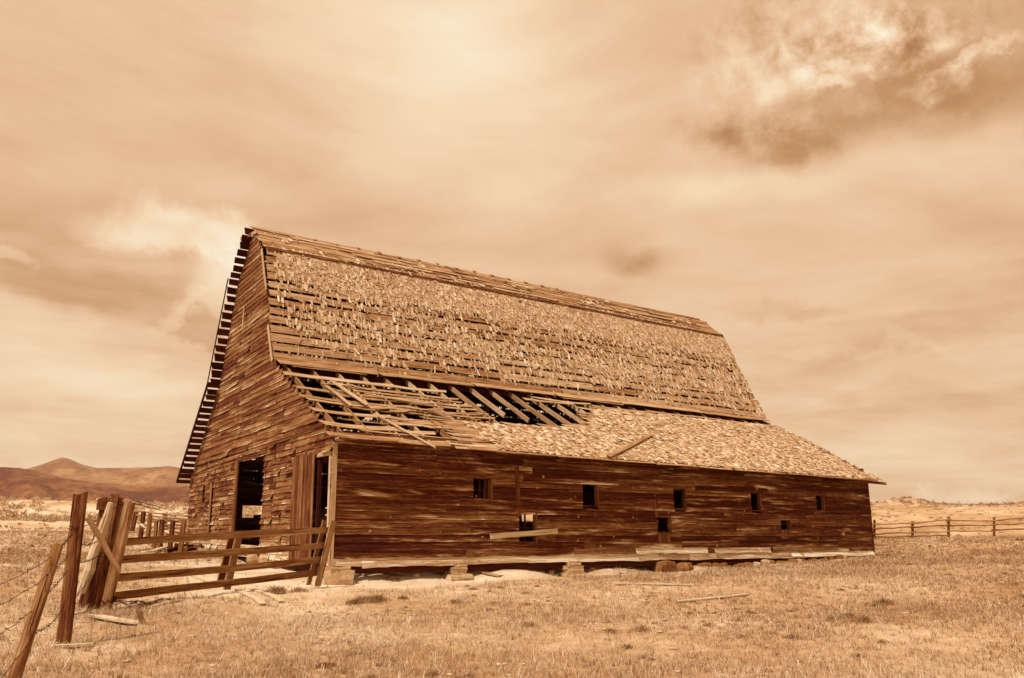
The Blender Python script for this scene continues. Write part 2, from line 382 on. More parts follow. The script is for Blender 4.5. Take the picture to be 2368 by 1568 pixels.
def clap(mb, p, q, up, out, h, t, kick, wobz=.0, wobk=.0, tone=None, wear=0.):
    """lapped board from p to q; top edge at the wall, bottom edge kicked out"""
    p = np.asarray(p, float); q = np.asarray(q, float); ln = np.linalg.norm(q-p); n = max(2, min(14, int(ln/.28)+2)); V = []; G = []; r = random.random()*60
    if tone is None: tone = random.random()
    ph = U(0, 6); k0 = U(.0, 1)
    TT = []; wr = wear*U(.3, 1.6)
    for i in range(n):
        u = i/(n-1); c = p+(q-p)*u; dz = wobz*(math.sin(u*ln*2.2+ph)*.5+U(-.5, .5)); kk = kick+wobk*max(0, math.sin(u*ln*1.7+ph*2))*(k0)+ (wobk*U(0, .9) if i in (0, n-1) else 0)
        lp = h*U(.08, .18); f_ = 1-(lp-dz)/(h-dz)
        V += [c+up*h+out*0, c+up*h+out*t, c+up*(h+(dz-h)*f_)+out*(t+kk*f_), c+up*dz+out*(kk+t), c+up*dz+out*kk]
        w1 = wr*max(0, .5+math.sin(u*ln*1.1+ph)+U(-.5, .5)); TT += [tone, tone, tone+w1*.15, tone+w1, tone+w1]
        for v_ in (h, h+t, lp, 0, -t): G.append((u*ln, v_, r))
    F = []
    for i in range(n-1):
        for k in range(5): F.append((i*5+k, i*5+5+k, i*5+5+(k+1) % 5, i*5+(k+1) % 5))
    mb.add(V, F, G, TT); e = (n-1)*5
    mb.add(V[:5], [(0, 1, 2, 3, 4)], G[:5], tone); mb.add(V[e:], [(4, 3, 2, 1, 0)], G[e:], tone)
# --- long wall towards the camera
WIN_U = [(4.64, 5.30, 1.92, 2.63), (9.11, 9.77, 1.87, 2.60), (13.52, 14.11, 1.85, 2.55), (17.88, 18.44, 1.86, 2.54), (22.15, 22.65, 1.91, 2.59)]
WIN_L = [(6.42, 7.09, .63, 1.57), (12.65, 13.28, .98, 1.54), (19.66, 20.23, 1.10, 1.58)]
def topZ(x): return 3.80-.2*x/26
mb = MB(); z = -.02; k = 0
Zs = [z]
while z < 3.75: z += U(.21, .255); Zs.append(z)
for k in range(len(Zs)-1):
    z0, z1 = Zs[k], Zs[k+1]
    for (s, e) in cutmerge(0, L, z0, z1, WIN_U+WIN_L):
        x = s
        while x < e-.02:
            ln = U(3.2, 7.0); x2 = min(e, x+ln)
            if e-x2 < .7: x2 = e
            lean = lambda zz: -.02*zz
            f = 1-.05*x/26
            tn = random.random()
            if k == 0: tn = U(2.3, 3.4)
            if k == 1: tn = U(.6, 2.0)
            clap(mb, (x+.004, -.0-.02*z0, z0*f), (x2-.004, -.02*z0, z0*f), np.array([0, -.02, 1.]), np.array([0, -1., 0]), (z1-z0)+.022, .022, .024+(.014 if random.random() < .3 else 0), .009 if k > 1 else .03, .022 if random.random() < .4 else .004, tn, 1.1 if random.random() < .35 else .25)
            x = x2
# lapped patches near the ground, cracked outwards
for (x0, x1, zz, h) in ((11.5, 13.2, .22, .2), (12.9, 15.2, .20, .22), (14.2, 21, -.03, .2), (20.2, 26.05, .0, .17), (.9, 4.3, -.05, .17), (15.6, 18.9, .2, .2)):
    clap(mb, (x0, -.03, zz), (x1, -.03, zz), np.array([0, 0, 1.]), np.array([0, -1., 0]), h, .02, .03, .03, .05, U(2.4, 3.6))
# knots
for _ in range(60):
    x = U(.4, 25.5); zz = U(.4, 3.0); r = U(.02, .05)
    mb.add([(x+r*math.cos(a)*1.1, -.046-.02*zz-(.004 if a < 9 else 0), zz+r*math.sin(a)) for a in np.linspace(0, 2*math.pi, 9)[:-1]]+[(x, -.052-.02*zz, zz)], [(j, (j+1) % 8, 8) for j in range(8)], None, U(1.2, 2.6))
part(mb, 'long_wall', M_WALL, barn)
# corner boards
mb = MB(); bar(mb, (-.035, -.05, -.05), (-.035+LX*3.5, -.12, 3.5), .14, .03, up=(1, 0, 0), n=6, tone=.9); part(mb, 'corner_board', M_RAFT, barn)
mb = MB(); bar(mb, (26.1, -.035, .0), (26.1+LX*3.4, -.10, 3.36), .10, .04, up=(1, 0, 0), n=6, tone=.3); part(mb, 'corner_board', M_DOOR, barn)
# windows: jambs, head, sill and depth
def window(x0, x1, z0, z1, brd=None, sash=False):
    m = MB(); d = .15; y0 = -.02*z0
    o_ = -.012; tj = .07
    bar(m, (x0-.0, o_+y0+d/2-.02, z0), (x0, o_+y0+d/2-.02, z1), d, .03, up=(0, 1, 0), tone=-.4)  # left jamb toned dark, its shaded reveal painted in
    bar(m, (x1+.02, o_+y0+d/2-.05, z0-.03), (x1+.02, o_+y0+d/2-.05, z1+.02), d+.02, tj, up=(0, 1, 0), tone=.7)  # right jamb toned lighter, light on its reveal painted in
    bar(m, (x0-.02, o_+y0+d/2-.04, z1+.012), (x1+.0, o_+y0+d/2-.04, z1+.012), .03, d-.03, tone=-.4)
    bar(m, (x0-.02, o_+y0+d/2-.04, z0-.012), (x1+.0, o_+y0+d/2-.04, z0-.012), .03, d, tone=.5)
    f = part(m, 'window', M_DOOR, barn)
    if brd:
        m = MB(); a, b_ = brd; n = 3
        for i in range(n):
            xa = x0+.02+(x1-x0-.04)*i/n; xb = x0+.02+(x1-x0-.04)*(i+1)/n
            bar(m, ((xa+xb)/2, .03, a), ((xa+xb)/2, .03, b_), xb-xa-.006, .02, up=(1, 0, 0), tone=U(.2, .8))
        part(m, 'shutter_board', M_DOOR, f)
    if sash:
        m = MB(); bar(m, ((x0+x1)/2-.02, .06, z0), ((x0+x1)/2-.02, .06, z1), .06, .03, up=(1, 0, 0), tone=.2)
        bar(m, (x0+.03, .07, (z0+z1)/2+.0), (x1-.02, .07, (z0+z1)/2), .04, .03, tone=.2); part(m, 'muntin', M_INNER, f)
    return f
for i, w_ in enumerate(WIN_U): window(*w_, sash=i in (0,))
window(WIN_L[0][0], WIN_L[0][1], WIN_L[0][2], WIN_L[0][3], sash=True)
window(12.65, 13.28, .98, 1.54); window(19.66, 20.23, 1.10, 1.58)
for (x0, x1, a, b_) in ((12.62, 13.26, .62, .98), (19.64, 20.2, .74, 1.10)):
    m = MB()
    for i in range(3): bar(m, (x0+(x1-x0)*(i+.5)/3, -.055, a), (x0+(x1-x0)*(i+.5)/3, -.055, b_+U(-.02, .02)), (x1-x0)/3-.008, .02, up=(1, 0, 0), tone=U(.3, 1))
    part(m, 'boarded_panel', M_GABLE, barn)
m = MB(); bar(m, (6.31, -.10, 3.1), (6.40, -.07, 1.46), .16, .03, up=(1, 0, 0), n=5, tone=.3, wob=.06); part(m, 'batten', M_DOOR, barn)
m = MB(); bar(m, (12.55, -.08, 2.34), (12.62, -.07, 1.52), .17, .03, up=(1, 0, 0), n=4, tone=.4, wob=.06); part(m, 'batten', M_DOOR, barn)
m = MB(); bar(m, (5.29, -.085, .82), (7.98, -.085, 1.0), .17, .04, up=(0, 0, 1), n=5, tone=.9, wob=.03, jit=.004); tag(part(m, 'crossing_board', M_PALE, barn), 'pale board nailed slantwise over the lower window opening')
m = MB(); bar(m, (6.2, -.065, 1.68), (7.45, -.07, 1.72), .13, .025, n=4, tone=.3, wob=.05); part(m, 'head_board', M_GABLE, barn)
# fascia under the eave
m = MB()
for (a, b_) in ((-.2, 3.6), (3.62, 7.2), (7.22, 12), (12.02, 17), (17.02, 22.3)):
    bar(m, (a, -.38, 3.50-.2*a/26), (b_, -.38, 3.50-.2*b_/26), .13, .03, n=4, tone=U(.1, .5), jit=.006)
part(m, 'fascia', M_WALL, barn)
m = MB(); bar(m, (21.8, -.44, 3.42), (26.95, -.5, 3.22), .12, .03, n=5, tone=.7, jit=.01, rag=.1); tag(part(m, 'fascia', M_DOOR, barn), 'loose eave board sticking out past the far corner')
# sill beams and floor joists under the walls
m = MB(); bar(m, (.0, .14, -.12), (26, .14, -.10), .22, .2, n=8, tone=.4); bar(m, (.14, .26, -.12), (.14, 17.3, .12), .22, .2, n=8, tone=.4)
part(m, 'sill_beam', M_INNER, barn)

# --- gable wall
OPS = [(6.42, 9.72, .5, 3.68), (.08, 3.22, .1, 3.2), (14.62, 14.98, 2.3, 3.07)]
def prof_z(y):
    ys = [-.5, EV[0], B2[0], B1[0], RIDGE[0], FB1[0], FB2[0], W, 19]; zs = [3.5, EV[1], B2[1], B1[1], RIDGE[1], FB1[1], FB2[1], 3.52, 3.5]
    return np.interp(y, ys, zs)
def yrange(z):
    yy = np.linspace(0, W, 700); ok = yy[prof_z(yy)-.06 > z]; return (ok[0], ok[-1]) if len(ok) else None
def gable(x0, sgn, ops, mat, name, parent, rough=1.):
    mb = MB(); z = .02; up = np.array([LX*1., 0, 1]); out = np.array([-sgn*1., 0, 0])
    while z < 13.0:
        low = z < 3.9; h = U(.19, .215) if low else U(.175, .2)
        r = yrange(z+h*.5)
        if r is None: break
        bot = lambda y: .0+.017*y
        for (s, e) in cutmerge(r[0], r[1], z, z+h, ops):
            y = s
            while y < e-.01:
                ln = (U(.35, 1.0) if random.random() < .7*rough else U(1, 2.4)) if low else (U(2.2, 6) if z > 6 else U(1.2, 4))
                y2 = min(e, y+ln)
                if e-y2 < .2: y2 = e
                zz0 = z+.018*y*max(0, 1-z/4)
                zz1 = z+.018*y2*max(0, 1-z/4)
                ex = .05 if z > 3.9 and z < 4.3 else (.02 if z > 3.9 else 0)
                xb = x0+LX*z
                tn = random.random()
                if z < .5 and rough > .5: tn = U(1.6, 2.6)
                elif z < 1.3 and low: tn = U(.4, 1.4)
                clap(mb, (xb-sgn*ex, y+.004, zz0+(U(-.012, .012) if low else 0)), (xb-sgn*ex, y2-.004, zz1+(U(-.012, .012) if low else 0)), up, out, h+.03, .018, .026 if not low else .03,
                     .012 if low else .007, (.07 if random.random() < .45 else .015) if low else (.045 if random.random() < .3 else .006), tn, 1.9)
                y = y2
        z += h
    # curled butts; the light they catch is painted in as a pale tone
    if rough > .5:
        for _ in range(330):
            zz = U(.8, 12.2); r = yrange(zz+.1)
            if r is None: continue
            y = U(r[0]+.2, r[1]-.2)
            if any(a-.1 < y < b_+.1 and c-.1 < zz < d for a, b_, c, d in ops): continue
            w_ = U(.03, .06); hh = U(.06, .16)
            clap(mb, (x0+LX*zz-.035, y, zz), (x0+LX*zz-.03, y+w_, zz+U(-.01, .01)), np.array([0., U(-.2, .2), 1.]), out, hh, .006, U(.01, .05), 0, 0, U(1.4, 2.8))
    return part(mb, name, mat, parent)
gable(-.02, 1, OPS, M_GABLE, 'gable_wall', barn)
# far gable and back wall, plainer
FOPS = [(7.6, 10.4, .2, 3.0), (3.3, 4.3, 1.4, 2.3)]
mbf = MB(); z = 0.0
while z < 13:
    r = yrange(z+.12)
    if r is None: break
    for (s, e) in cutmerge(r[0], r[1], z, z+.23, FOPS):
        plank(mbf, line((26.08, s, z+.115), (26.08, e, z+.115), 4), (.09, 0, 1), (1, 0, -.09), .27, .02)
    z += .23
part(mbf, 'far_gable_wall', M_WALL, barn)
BOPS = []
for (px, py, w_, h_) in ((587, 1186, 1.1, .6), (764, 1190, .55, .9), (1563, 1160, .5, .75), (600, 1215, .0, .0)):
    q = onY(px, py, W)
    if w_: BOPS.append((q[0]-w_/2, q[0]+w_/2, q[2]-h_/2, q[2]+h_/2))
for x in (14, 19, 24):
    if all(not (a-.8 < x < b_+.8) for a, b_, _, _ in BOPS): BOPS.append((x-.4, x+.4, 1.9, 2.6))
mbf = MB(); z = 0.0
while z < 3.5:
    for (s, e) in cutmerge(0, 26, z, z+.2, BOPS):
        plank(mbf, line((s, W, z+.1), (e, W, z+.1), 6), (0, .1, 1), (0, 1, -.1), .235, .02)
    z += .2
part(mbf, 'back_wall', M_WALL, barn)
# doorway trim
m = MB(); bar(m, (-.09, 9.86, .35), (-.14, 9.80, 3.78), .30, .06, up=(0, 1, 0), n=5, tone=.5, jit=.004); bar(m, (-.08, 6.34, .5), (-.08, 6.34, 3.6), .08, .05, up=(0, 1, 0), n=3, tone=.8)
bar(m, (-.12, 9.9, 3.84), (-.12, 6.2, 3.84), .2, .06, n=4, tone=.2); bar(m, (-.05, 9.7, .42), (-.05, 6.4, .36), .16, .2, n=3, tone=1.)
part(m, 'middle_door_frame', M_GABLE, barn)
m = MB(); bar(m, (-.07, .12, .05), (-.12, .13, 3.12), .13, .06, up=(0, 1, 0), n=4, tone=1.); bar(m, (.02, 1.24, .05), (-.02, 1.24, 3.1), .12, .12, up=(0, 1, 0), n=4, tone=-1.6)  # inner jamb toned near-black, shade of the door opening put into its colour
bar(m, (-.1, .1, 3.2), (-.1, 3.5, 3.28), .12, .05, n=3, tone=.8); bar(m, (-.06, 3.28, .2), (-.1, 3.32, 3.25), .12, .05, up=(0, 1, 0), n=3, tone=.7)
part(m, 'near_door_frame', M_RAFT, barn)
# open half of the plank door, its boards upright
m = MB(); y = 1.22
while y < 3.12:
    w_ = U(.13, .2); w_ = min(w_, 3.12-y)
    if w_ > .03: bar(m, (-.15-.02*random.random(), y+w_/2, .08+U(0, .04)), (-.20, y+w_/2+.02, 3.32+U(-.05, .02)), w_-.006, .025, up=(0, 1, 0), n=3, tone=random.random())
    y += w_
part(m, 'plank_door', M_DOOR, barn)
m = MB(); bar(m, (-.06, 13.45, .85), (-.12, 13.5, 3.1), .38, .04, up=(0, 1, 0), n=4, tone=.55); tag(part(m, 'boarded_door', M_GATE, barn), 'narrow upright board closing the small left doorway')
m = MB(); bar(m, (-.1, 13.25, .85), (-.15, 13.22, 3.15), .1, .05, up=(0, 1, 0), tone=.05); part(m, 'door_gap_strip', M_INNER, barn)
m = MB(); bar(m, (-.36, 9.75, 9.1), (-.38, 9.72, 10.0), .10, .03, up=(0, 1, 0), tone=.9); part(m, 'cleat', M_RAFT, barn)
# dark band course above the lower siding (lap line)
m = MB(); pts_ = [(-.13, 17.3, 3.72), (-.15, 14.5, 3.86), (-.15, 11, 3.92), (-.15, 7.5, 3.98), (-.15, 4.5, 4.05), (-.14, 1.6, 4.1)]
plank(m, pts_, (0, 0, 1), (1, 0, 0), .14, .03, tone=.75, wob=.1); part(m, 'drip_course', M_GABLE, barn)
# rake trim boards on the gable edge
m = MB()
def edge(p, y, z): return (p+LX*z, y, z)
bar(m, edge(-.12, B1[0]-.02, B1[1]-.1), edge(-.14, 7.1, 10.0), .12, .03, up=(0, 1, 0), n=3, tone=.9)
part(m, 'rake_board', M_RAFT, barn); m = MB()
bar(m, edge(-.14, 6.62, 8.5), edge(-.16, 5.85, 7.0), .13, .03, up=(0, 1, 0), n=3, tone=1.)
part(m, 'rake_board', M_RAFT, barn)

# --- roof
def slope(yA, zA, yB, zB, zBf=0.):
    A = np.array([0, yA, zA]); T = np.array([0, yB-yA, zB-zA]); S = np.linalg.norm(T); T = T/S; N = nrm(np.cross(T, (1, 0, 0)))
    if N[2] < 0: N = -N
    def P(x, s, h=0.):
        # the far end stands a little lower at the eave
        return np.array([x, 0, -zBf*x/26*s/S]) + A + T*s + N*h
    return P, T, N, S
NT = slope(*RIDGE, *B1); NS = slope(*B1, *B2); NL = slope(*B2, *EV, .2)
FT = slope(*RIDGE, *FB1); FS = slope(*FB1, *FB2); FL = slope(*FB2, *FEV)
XX = np.array([1., 0, 0])
def hump(x): return .07*math.sin(math.pi*max(0, min(1, x/26)))
def rboard(mb, sl, x0, x1, s, w, h=.0, n=None, sag=0., rag=.05, tone=None, dh=0., ds=0., wob=.03, thick=.025):
    P, T, N, S = sl; n = n or max(3, int((x1-x0)/.9)+2); pts = []; ph = U(0, 6)
    for i in range(n):
        u = i/(n-1); x = x0+(x1-x0)*u
        pts.append(P(x, s+ds*u+.012*math.sin(x*1.3+ph), h+dh*u-sag*4*u*(1-u)+.008*math.sin(x*2+ph)))
    plank(mb, pts, T, N, w, thick, rag, tone, wob)
# steep near slope sheathing
mb = MB(); s = .2; pitch = .437; row = 0
while s < NS[3]+.02:
    x = -.18-.012*row+U(-.03, .03); end = 26.15+U(-.06, .12)+(.02*row)
    if row >= 12: end += U(-.3, .2)
    while x < end:
        x2 = min(end, x+U(3.2, 5.5));  x2 = end if end-x2 < 1 else x2
        rboard(mb, NS, x, x2, s+U(-.012, .012), .328+U(-.04, .02), h=.03+(.012*(row-9) if row > 9 else 0), tone=random.random())
        x = x2+.006
    s += pitch; row += 1
steep = part(mb, 'upper_roof', M_ROOFB, barn)
mb = MB(); x = -.2
while x < 26:
    x2 = min(26.15, x+U(3, 5)); rboard(mb, NS, x, x2, .05+U(-.02, .02), .13, h=.10, tone=U(0, .5), wob=.1, rag=.1); x = x2
part(mb, 'break_board', M_DOOR, barn)
# big flared boards at the foot of the steep slope, hanging over the lean-to
mb = MB()
x = -.22
while x < 25.8:
    x2 = min(26.2, x+U(3.5, 5.5)); rboard(mb, NL, x, x2, .18+U(-.02, .04), .40, h=.13+U(-.01, .03), tone=U(.3, .9), wob=.08, rag=.15)
    if random.random() < .8: rboard(mb, NL, x+U(0, .5), x2+U(-.8, .2), .42, .14, h=.10, tone=random.random(), wob=.2, rag=.2)
    x = x2
part(mb, 'flared_boards', M_ROOFB, barn)
# top near slope sheathing (thin seen) and ridge boards
mb = MB()
for r_ in range(6):
    x = -.32+U(-.1, .1)
    while x < 26:
        x2 = min(26.15, x+U(2.5, 5)); x2 = 26.15 if 26.15-x2 < 1 else x2
        rboard(mb, NT, x, x2, .08+r_*.32+U(-.02, .02), .29, h=.02+U(0, .03)+hump((x+x2)/2)*(1-r_/6), tone=random.random(), wob=.06); x = x2
rboard(mb, NT, -.45, 9, -.02, .22, h=.09, tone=.4, wob=.15, rag=.4); rboard(mb, NT, 8.7, 17.5, -.0, .2, h=.12, tone=.6, wob=.12, rag=.4); rboard(mb, NT, 17.2, 25.9, -.0, .2, h=.10, tone=.3, wob=.12, rag=.4)
for i in range(15): rboard(mb, NT, 1.2+i*1.0, 1.36+i*1.0+U(0, .06), .03, .1, h=.13+hump(1+i)+U(-.03, .01), tone=.8, n=2, wob=0, thick=.05)
for r_ in range(26): x = U(-.3, 22); rboard(mb, NT, x, x+U(1.5, 4.5), U(.1, 1.75), U(.10, .24), h=U(.06, .12)+hump(x)*.6, tone=random.random(), wob=.2, rag=.3)
top = part(mb, 'ridge_roof', M_ROOFB, barn)
# shingles
def cov_steep(x, s):
    n1_ = fbm(x*1.0, s*2.2, .9); n2_ = fbm(x+9, s*3+4, 2.3)
    base = np.interp(s, [0, 1.5, 1.9, 2.3, 2.9, 3.2, 4.2, 4.6, 4.9, 5.4, 5.75], [1.05, .92, .55, .16, .14, .50, .52, .26, .05, .04, .02])
    base = base*np.interp(x, [0, .25, 1.2], [.0, .5, 1])
    base = base+np.where((s > 2.2) & (x > 14), .12, 0)
    return base+.38*n1_+.30*n2_
def shingles(sl, xs0, xs1, s0, s1, expo, ln, keep, messy, name, parent, h0=.045, wmin=.07, wmax=.17, th=.009, tonec=(.15, .85), mb=None, more=False, rowf=lambda r: 1.):
    P, T, N, S = sl; C = []; A = []; B = []; NN = []; la = []; lb = []; lnn = []; tn = []; cu = []
    s = s0; row = 0
    while s < s1:
        x = xs0+U(-.05, .1); rowk = rowf(row)
        while x < xs1:
            w_ = U(wmin, wmax); xc = x+w_/2; x += w_+U(.004, .02)
            k = keep(xc, s)*rowk
            if random.random() > k: continue
            m_ = messy*(1.6-min(1, k)); l_ = ln*U(.8, 1.08)
            if random.random() < .12*messy: w_ *= .5
            ang = random.gauss(0, .03+.07*m_)
            if random.random() < .05*messy: ang = U(-1.1, 1.1)
            lift = abs(random.gauss(0, .03))*m_
            sj = s+random.gauss(0, .012+.035*m_)
            # local axes: length runs down the slope
            a = T*math.cos(ang)+XX*math.sin(ang); b_ = XX*math.cos(ang)-T*math.sin(ang); tilt = .035+lift
            a2 = a*math.cos(tilt)+N*math.sin(tilt); n2_ = N*math.cos(tilt)-a*math.sin(tilt)
            roll = random.gauss(0, .05+.12*m_); b2 = b_*math.cos(roll)+n2_*math.sin(roll); n3_ = n2_*math.cos(roll)-b_*math.sin(roll)
            C.append(P(xc, sj-l_/2+expo, h0+.012)+N*lift*l_*.5+N*(hump(xc) if sl is NT else 0)); A.append(a2); B.append(b2); NN.append(n3_)
            la.append(l_/2); lb.append(w_/2); lnn.append(th*U(.5, 1)); tn.append(U(*tonec) + (.35 if random.random() < .12 else 0)); cu.append(random.gauss(.0, .012*(1+m_)))
        s += expo*U(.88, 1.12); row += 1
    mb = mb or MB(); f = lambda q: np.array(q)
    boxes(mb, f(C), f(A), f(B), f(NN), f(la), f(lb), f(lnn), f(tn), f(cu), f([U(.75, 1.05) for _ in C]))
    return mb if more else part(mb, name, M_SHING, parent)
smb = shingles(NS, .1, 26.15, .05, 5.6, .125, .32, lambda x, s: float(cov_steep(x, s)), .5, 'shingles', steep, h0=.05, more=True, wmin=.04, wmax=.105, th=.014, rowf=lambda r: 1. if r < 10 else random.choice([.45, .75, 1., 1.25]))
# a few slivers hanging askew
shingles(NS, .3, 26, 1.6, 5.6, .42, .42, lambda x, s: .05+.08*float(fbm(x, s, 1.7)), 1.8, 'shingles', steep, h0=.065, wmin=.03, wmax=.09, mb=smb, more=True)
shingles(NT, -.1, 26.1, .15, 1.75, .19, .36, lambda x, s: .04+.5*float(fbm(x, s*2, 1.1)), 1.0, 'shingles', steep, h0=.05, mb=smb)
# lower slope
def stop(x): return float(np.interp(x, [4.4, 5.2, 7, 10.5, 11.8, 13.2, 14.5, 26.4], [5.6, 4.6, 4.45, 4.2, 3.5, 1.75, 1.2, .95]))
mb = MB(); s = .7
while s < 7.05:   # close sheathing under the shingled part
    xs_ = [x for x in np.arange(5, 26, .1) if stop(x) < s+.1]
    if xs_:
        x = xs_[0]-U(.1, 1.0)
        while x < 26.2:
            x2 = min(26.25, x+U(3, 5)); rboard(mb, NL, x, x2, s, .2, h=.02, rag=.15); x = x2+.01
    s += .225
def edge_x(s): return float(np.interp(s, [.5, 1.2, 4.2, 4.5, 5.5, 7], [6.2, 6.0, 6.8, 4.5, 3.0, 2.9]))
rows_ = [(1.22, .34, -.26, 6.2, .06), (1.98, .20, 1.3, 6.4, .04), (2.35, .17, 1.9, 6.3, .05), (2.66, .22, -.29, 6.6, .10), (3.02, .16, .9, 6.7, .06), (3.50, .22, -.33, 6.9, .13), (3.80, .18, -.2, 7.0, .12), (4.15, .14, 1.0, 6.2, .10),
         (4.70, .26, -.37, 4.9, .14), (5.10, .14, 1.8, 5.2, .05), (5.30, .2, 1.9, 4.0, .05), (5.86, .30, -.41, 3.5, .10), (6.25, .10, .7, 4.2, .04), (6.76, .34, -.5, 3.7, .05)]
for (s, w_, x0, x1, sg) in rows_:
    xm = x0+(x1-x0)*U(.45, .65)
    rboard(mb, NL, x0, xm+.25, s, w_, h=.045, sag=sg*.5, tone=random.random(), rag=.18, wob=.10, dh=-.02)
    rboard(mb, NL, xm, x1, s+.03, w_*U(.8, 1.05), h=.03, sag=sg*.6, tone=random.random(), rag=.2, wob=.12)
for k in range(9):   # short splintered stubs by the shingle edge
    s = 4.5+k*.28; rboard(mb, NL, 3.7+U(-.3, .5), 5.6+U(-.2, .3), s, U(.10, .2), h=.03, sag=.02, rag=.3, wob=.15)
for _ in range(34):   # splintered laths lying across one another
    x = U(.2, 6.2); sv = U(1.3, 6.6)
    if sv > .9*x+5.2: continue
    an = random.gauss(0, .22); L_ = U(.7, 2.6); P_ = NL[0]; h_ = U(.05, .13); dx = math.cos(an)*L_; ds_ = math.sin(an)*L_
    if x+dx > edge_x(min(6.9, sv))+.4: continue
    p_ = line(P_(x, sv, h_), P_(x+dx, min(6.95, sv+ds_), h_+U(-.04, .04)), 4, U(0, .05), .006); d_ = nrm(p_[-1]-p_[0]); plank(mb, p_, nrm(np.cross(NL[2], d_)), NL[2], U(.05, .16), .02, .15, random.random(), .15)
for (x0, x1, s) in ((6.9, 9.2, 4.35), (8.7, 11.6, 4.1), (11.2, 13.3, 3.3), (11.8, 13.5, 2.4), (12.4, 15.2, 1.45), (10.5, 13.8, .75), (13.6, 17.5, .95), (17, 21, .8), (20.6, 26.35, .85), (9.9, 12.6, 1.05)):
    rboard(mb, NL, x0, x1, s, .2, h=.05, rag=.35, wob=.15, sag=.03)
x = 3.5
lean_roof = part(mb, 'lean_to_roof', M_ROOFB, barn)
mb = MB()
rboard(mb, NL, 3.7, 5.6, 6.98, .16, h=.02, tone=.8); rboard(mb, NL, 5.6, 26.3, 6.78, .16, h=.0, tone=.1)
part(mb, 'eave_board', M_ROOFB, barn)
def keepL(x, s):
    t = stop(x)
    if s < t: return 0.
    if x < 5.25+.25*math.sin(s*5)+max(0, (5.6-s))*.1: return 0.
    if x < 4.8: return 0.
    return .985 if s > t+.25 else .6
shingles(NL, 4.6, 26.45, 1.0, 6.97, .13, .30, keepL, .42, 'shingles', lean_roof, h0=.035, wmin=.08, wmax=.17, th=.019, tonec=(.0, .95))
# loose boards lying on the lean-to roof
def onroof(x, s, h): return NL[0](x, s, h)
LB = [((1.3, 1.75, .12), (1.85, 3.95, .09), .17, 'short pale board lying askew over the gaps at the upper left of the lean-to roof', .8),
      ((.92, 2.3, .10), (1.2, 4.2, .09), .13, 'thin splintered board lying askew just left of the thicker one on the open lean-to roof', .7),
      ((1.72, 4.85, .13), (2.85, 7.3, .07), .075, 'long narrow pale board sliding down to the eave across the open lean-to boards', 1.0)]
for (a, b_, w_, lab, tn) in LB:
    m = MB(); pa = onroof(*a); pb = onroof(*b_); d = nrm(pb-pa); wd = nrm(np.cross(NL[2], d)); plank(m, line(pa, pb, 5, 0, .01), wd, NL[2], w_, .03, .12, tn, .08)
    tag(m.build('loose_board', M_RAFT), lab, 'board', 'loose boards lying on the roof')
m = MB(); pa = onroof(14.37, 4.2, .12); pb = onroof(9.9, 7.0, .12); plank(m, line(pa, pb, 6, 0, .01), nrm(np.cross(NL[2], pb-pa)), NL[2], .15, .05, .1, .2, .06)
tag(m.build('loose_board', M_RAFT), 'dark diagonal board lying on the shingled middle of the lean-to roof', 'board', 'loose boards lying on the roof')
m = MB(); pa = onroof(12.0, 4.9, .1); pb = onroof(12.5, 5.2, .1); plank(m, line(pa, pb, 3), nrm(np.cross(NL[2], pb-pa)), NL[2], .22, .02, .1, .9, .1)
tag(m.build('loose_board', M_PALE), 'short stub of wood on the shingles above the dark diagonal board', 'board', 'loose boards lying on the roof')
# rafters, one mesh each
def rafter(pts, N, w=.16, t=.06, tone=None, mat=M_RAFT):
    m = MB(); pts = [np.array(p) for p in pts]
    for a, b_ in zip(pts[:-1], pts[1:]):
        d = nrm(b_-a); nn = nrm(np.cross(d, XX)); plank(m, line(a, b_, 4, 0, .004), nn, XX, w, t, 0, tone, .03)
    part(m, 'rafter', mat, barn)
for i in range(28):
    x = .12+i*.962
    e = 6.75
    if i == 9: e = 3.4      # two of the bared rafters are broken off short
    if i == 8: e = 3.1
    rafter([NL[0](x, .1, -.08), NL[0](x+U(-.03, .03), e, -.08)], NL[2], w=.17, tone=random.random())
    rafter([NT[0](x, .0, -.09)+np.array([0, 0, hump(x)]), NT[0](x, NT[3], -.09), NS[0](x, NS[3], -.09)], NS[2], tone=.4)
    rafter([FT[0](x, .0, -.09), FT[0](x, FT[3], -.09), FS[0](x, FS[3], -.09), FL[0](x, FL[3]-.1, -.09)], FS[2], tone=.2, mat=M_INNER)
# far side roof: gapped sheathing, its ends standing out past the gable
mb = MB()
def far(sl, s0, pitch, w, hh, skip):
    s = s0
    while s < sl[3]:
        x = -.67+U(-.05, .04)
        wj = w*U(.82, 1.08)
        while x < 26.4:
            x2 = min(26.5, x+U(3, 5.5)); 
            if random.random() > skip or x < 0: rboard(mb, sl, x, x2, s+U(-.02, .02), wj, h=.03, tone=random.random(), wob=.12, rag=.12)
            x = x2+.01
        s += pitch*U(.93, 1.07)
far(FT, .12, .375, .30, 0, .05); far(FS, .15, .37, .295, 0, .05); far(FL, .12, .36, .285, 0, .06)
fr = part(mb, 'far_roof', M_INNER, barn)  # shaded underside of the overhang put into the near-black wood colour
shingles(FS, -.2, 26, .2, 4.5, .19, .36, lambda x, s: .82+.4*float(fbm(x, s*2, 1.4)), 1.0, 'shingles', fr, h0=.05)
shingles(FL, 1.0, 26, .2, 5.9, .19, .36, lambda x, s: .85+.4*float(fbm(x+3, s*2, 1.3)), 1.0, 'shingles', fr, h0=.05)
shingles(FT, 0, 26, .2, 2.3, .19, .36, lambda x, s: .8, 1.0, 'shingles', fr, h0=.05)
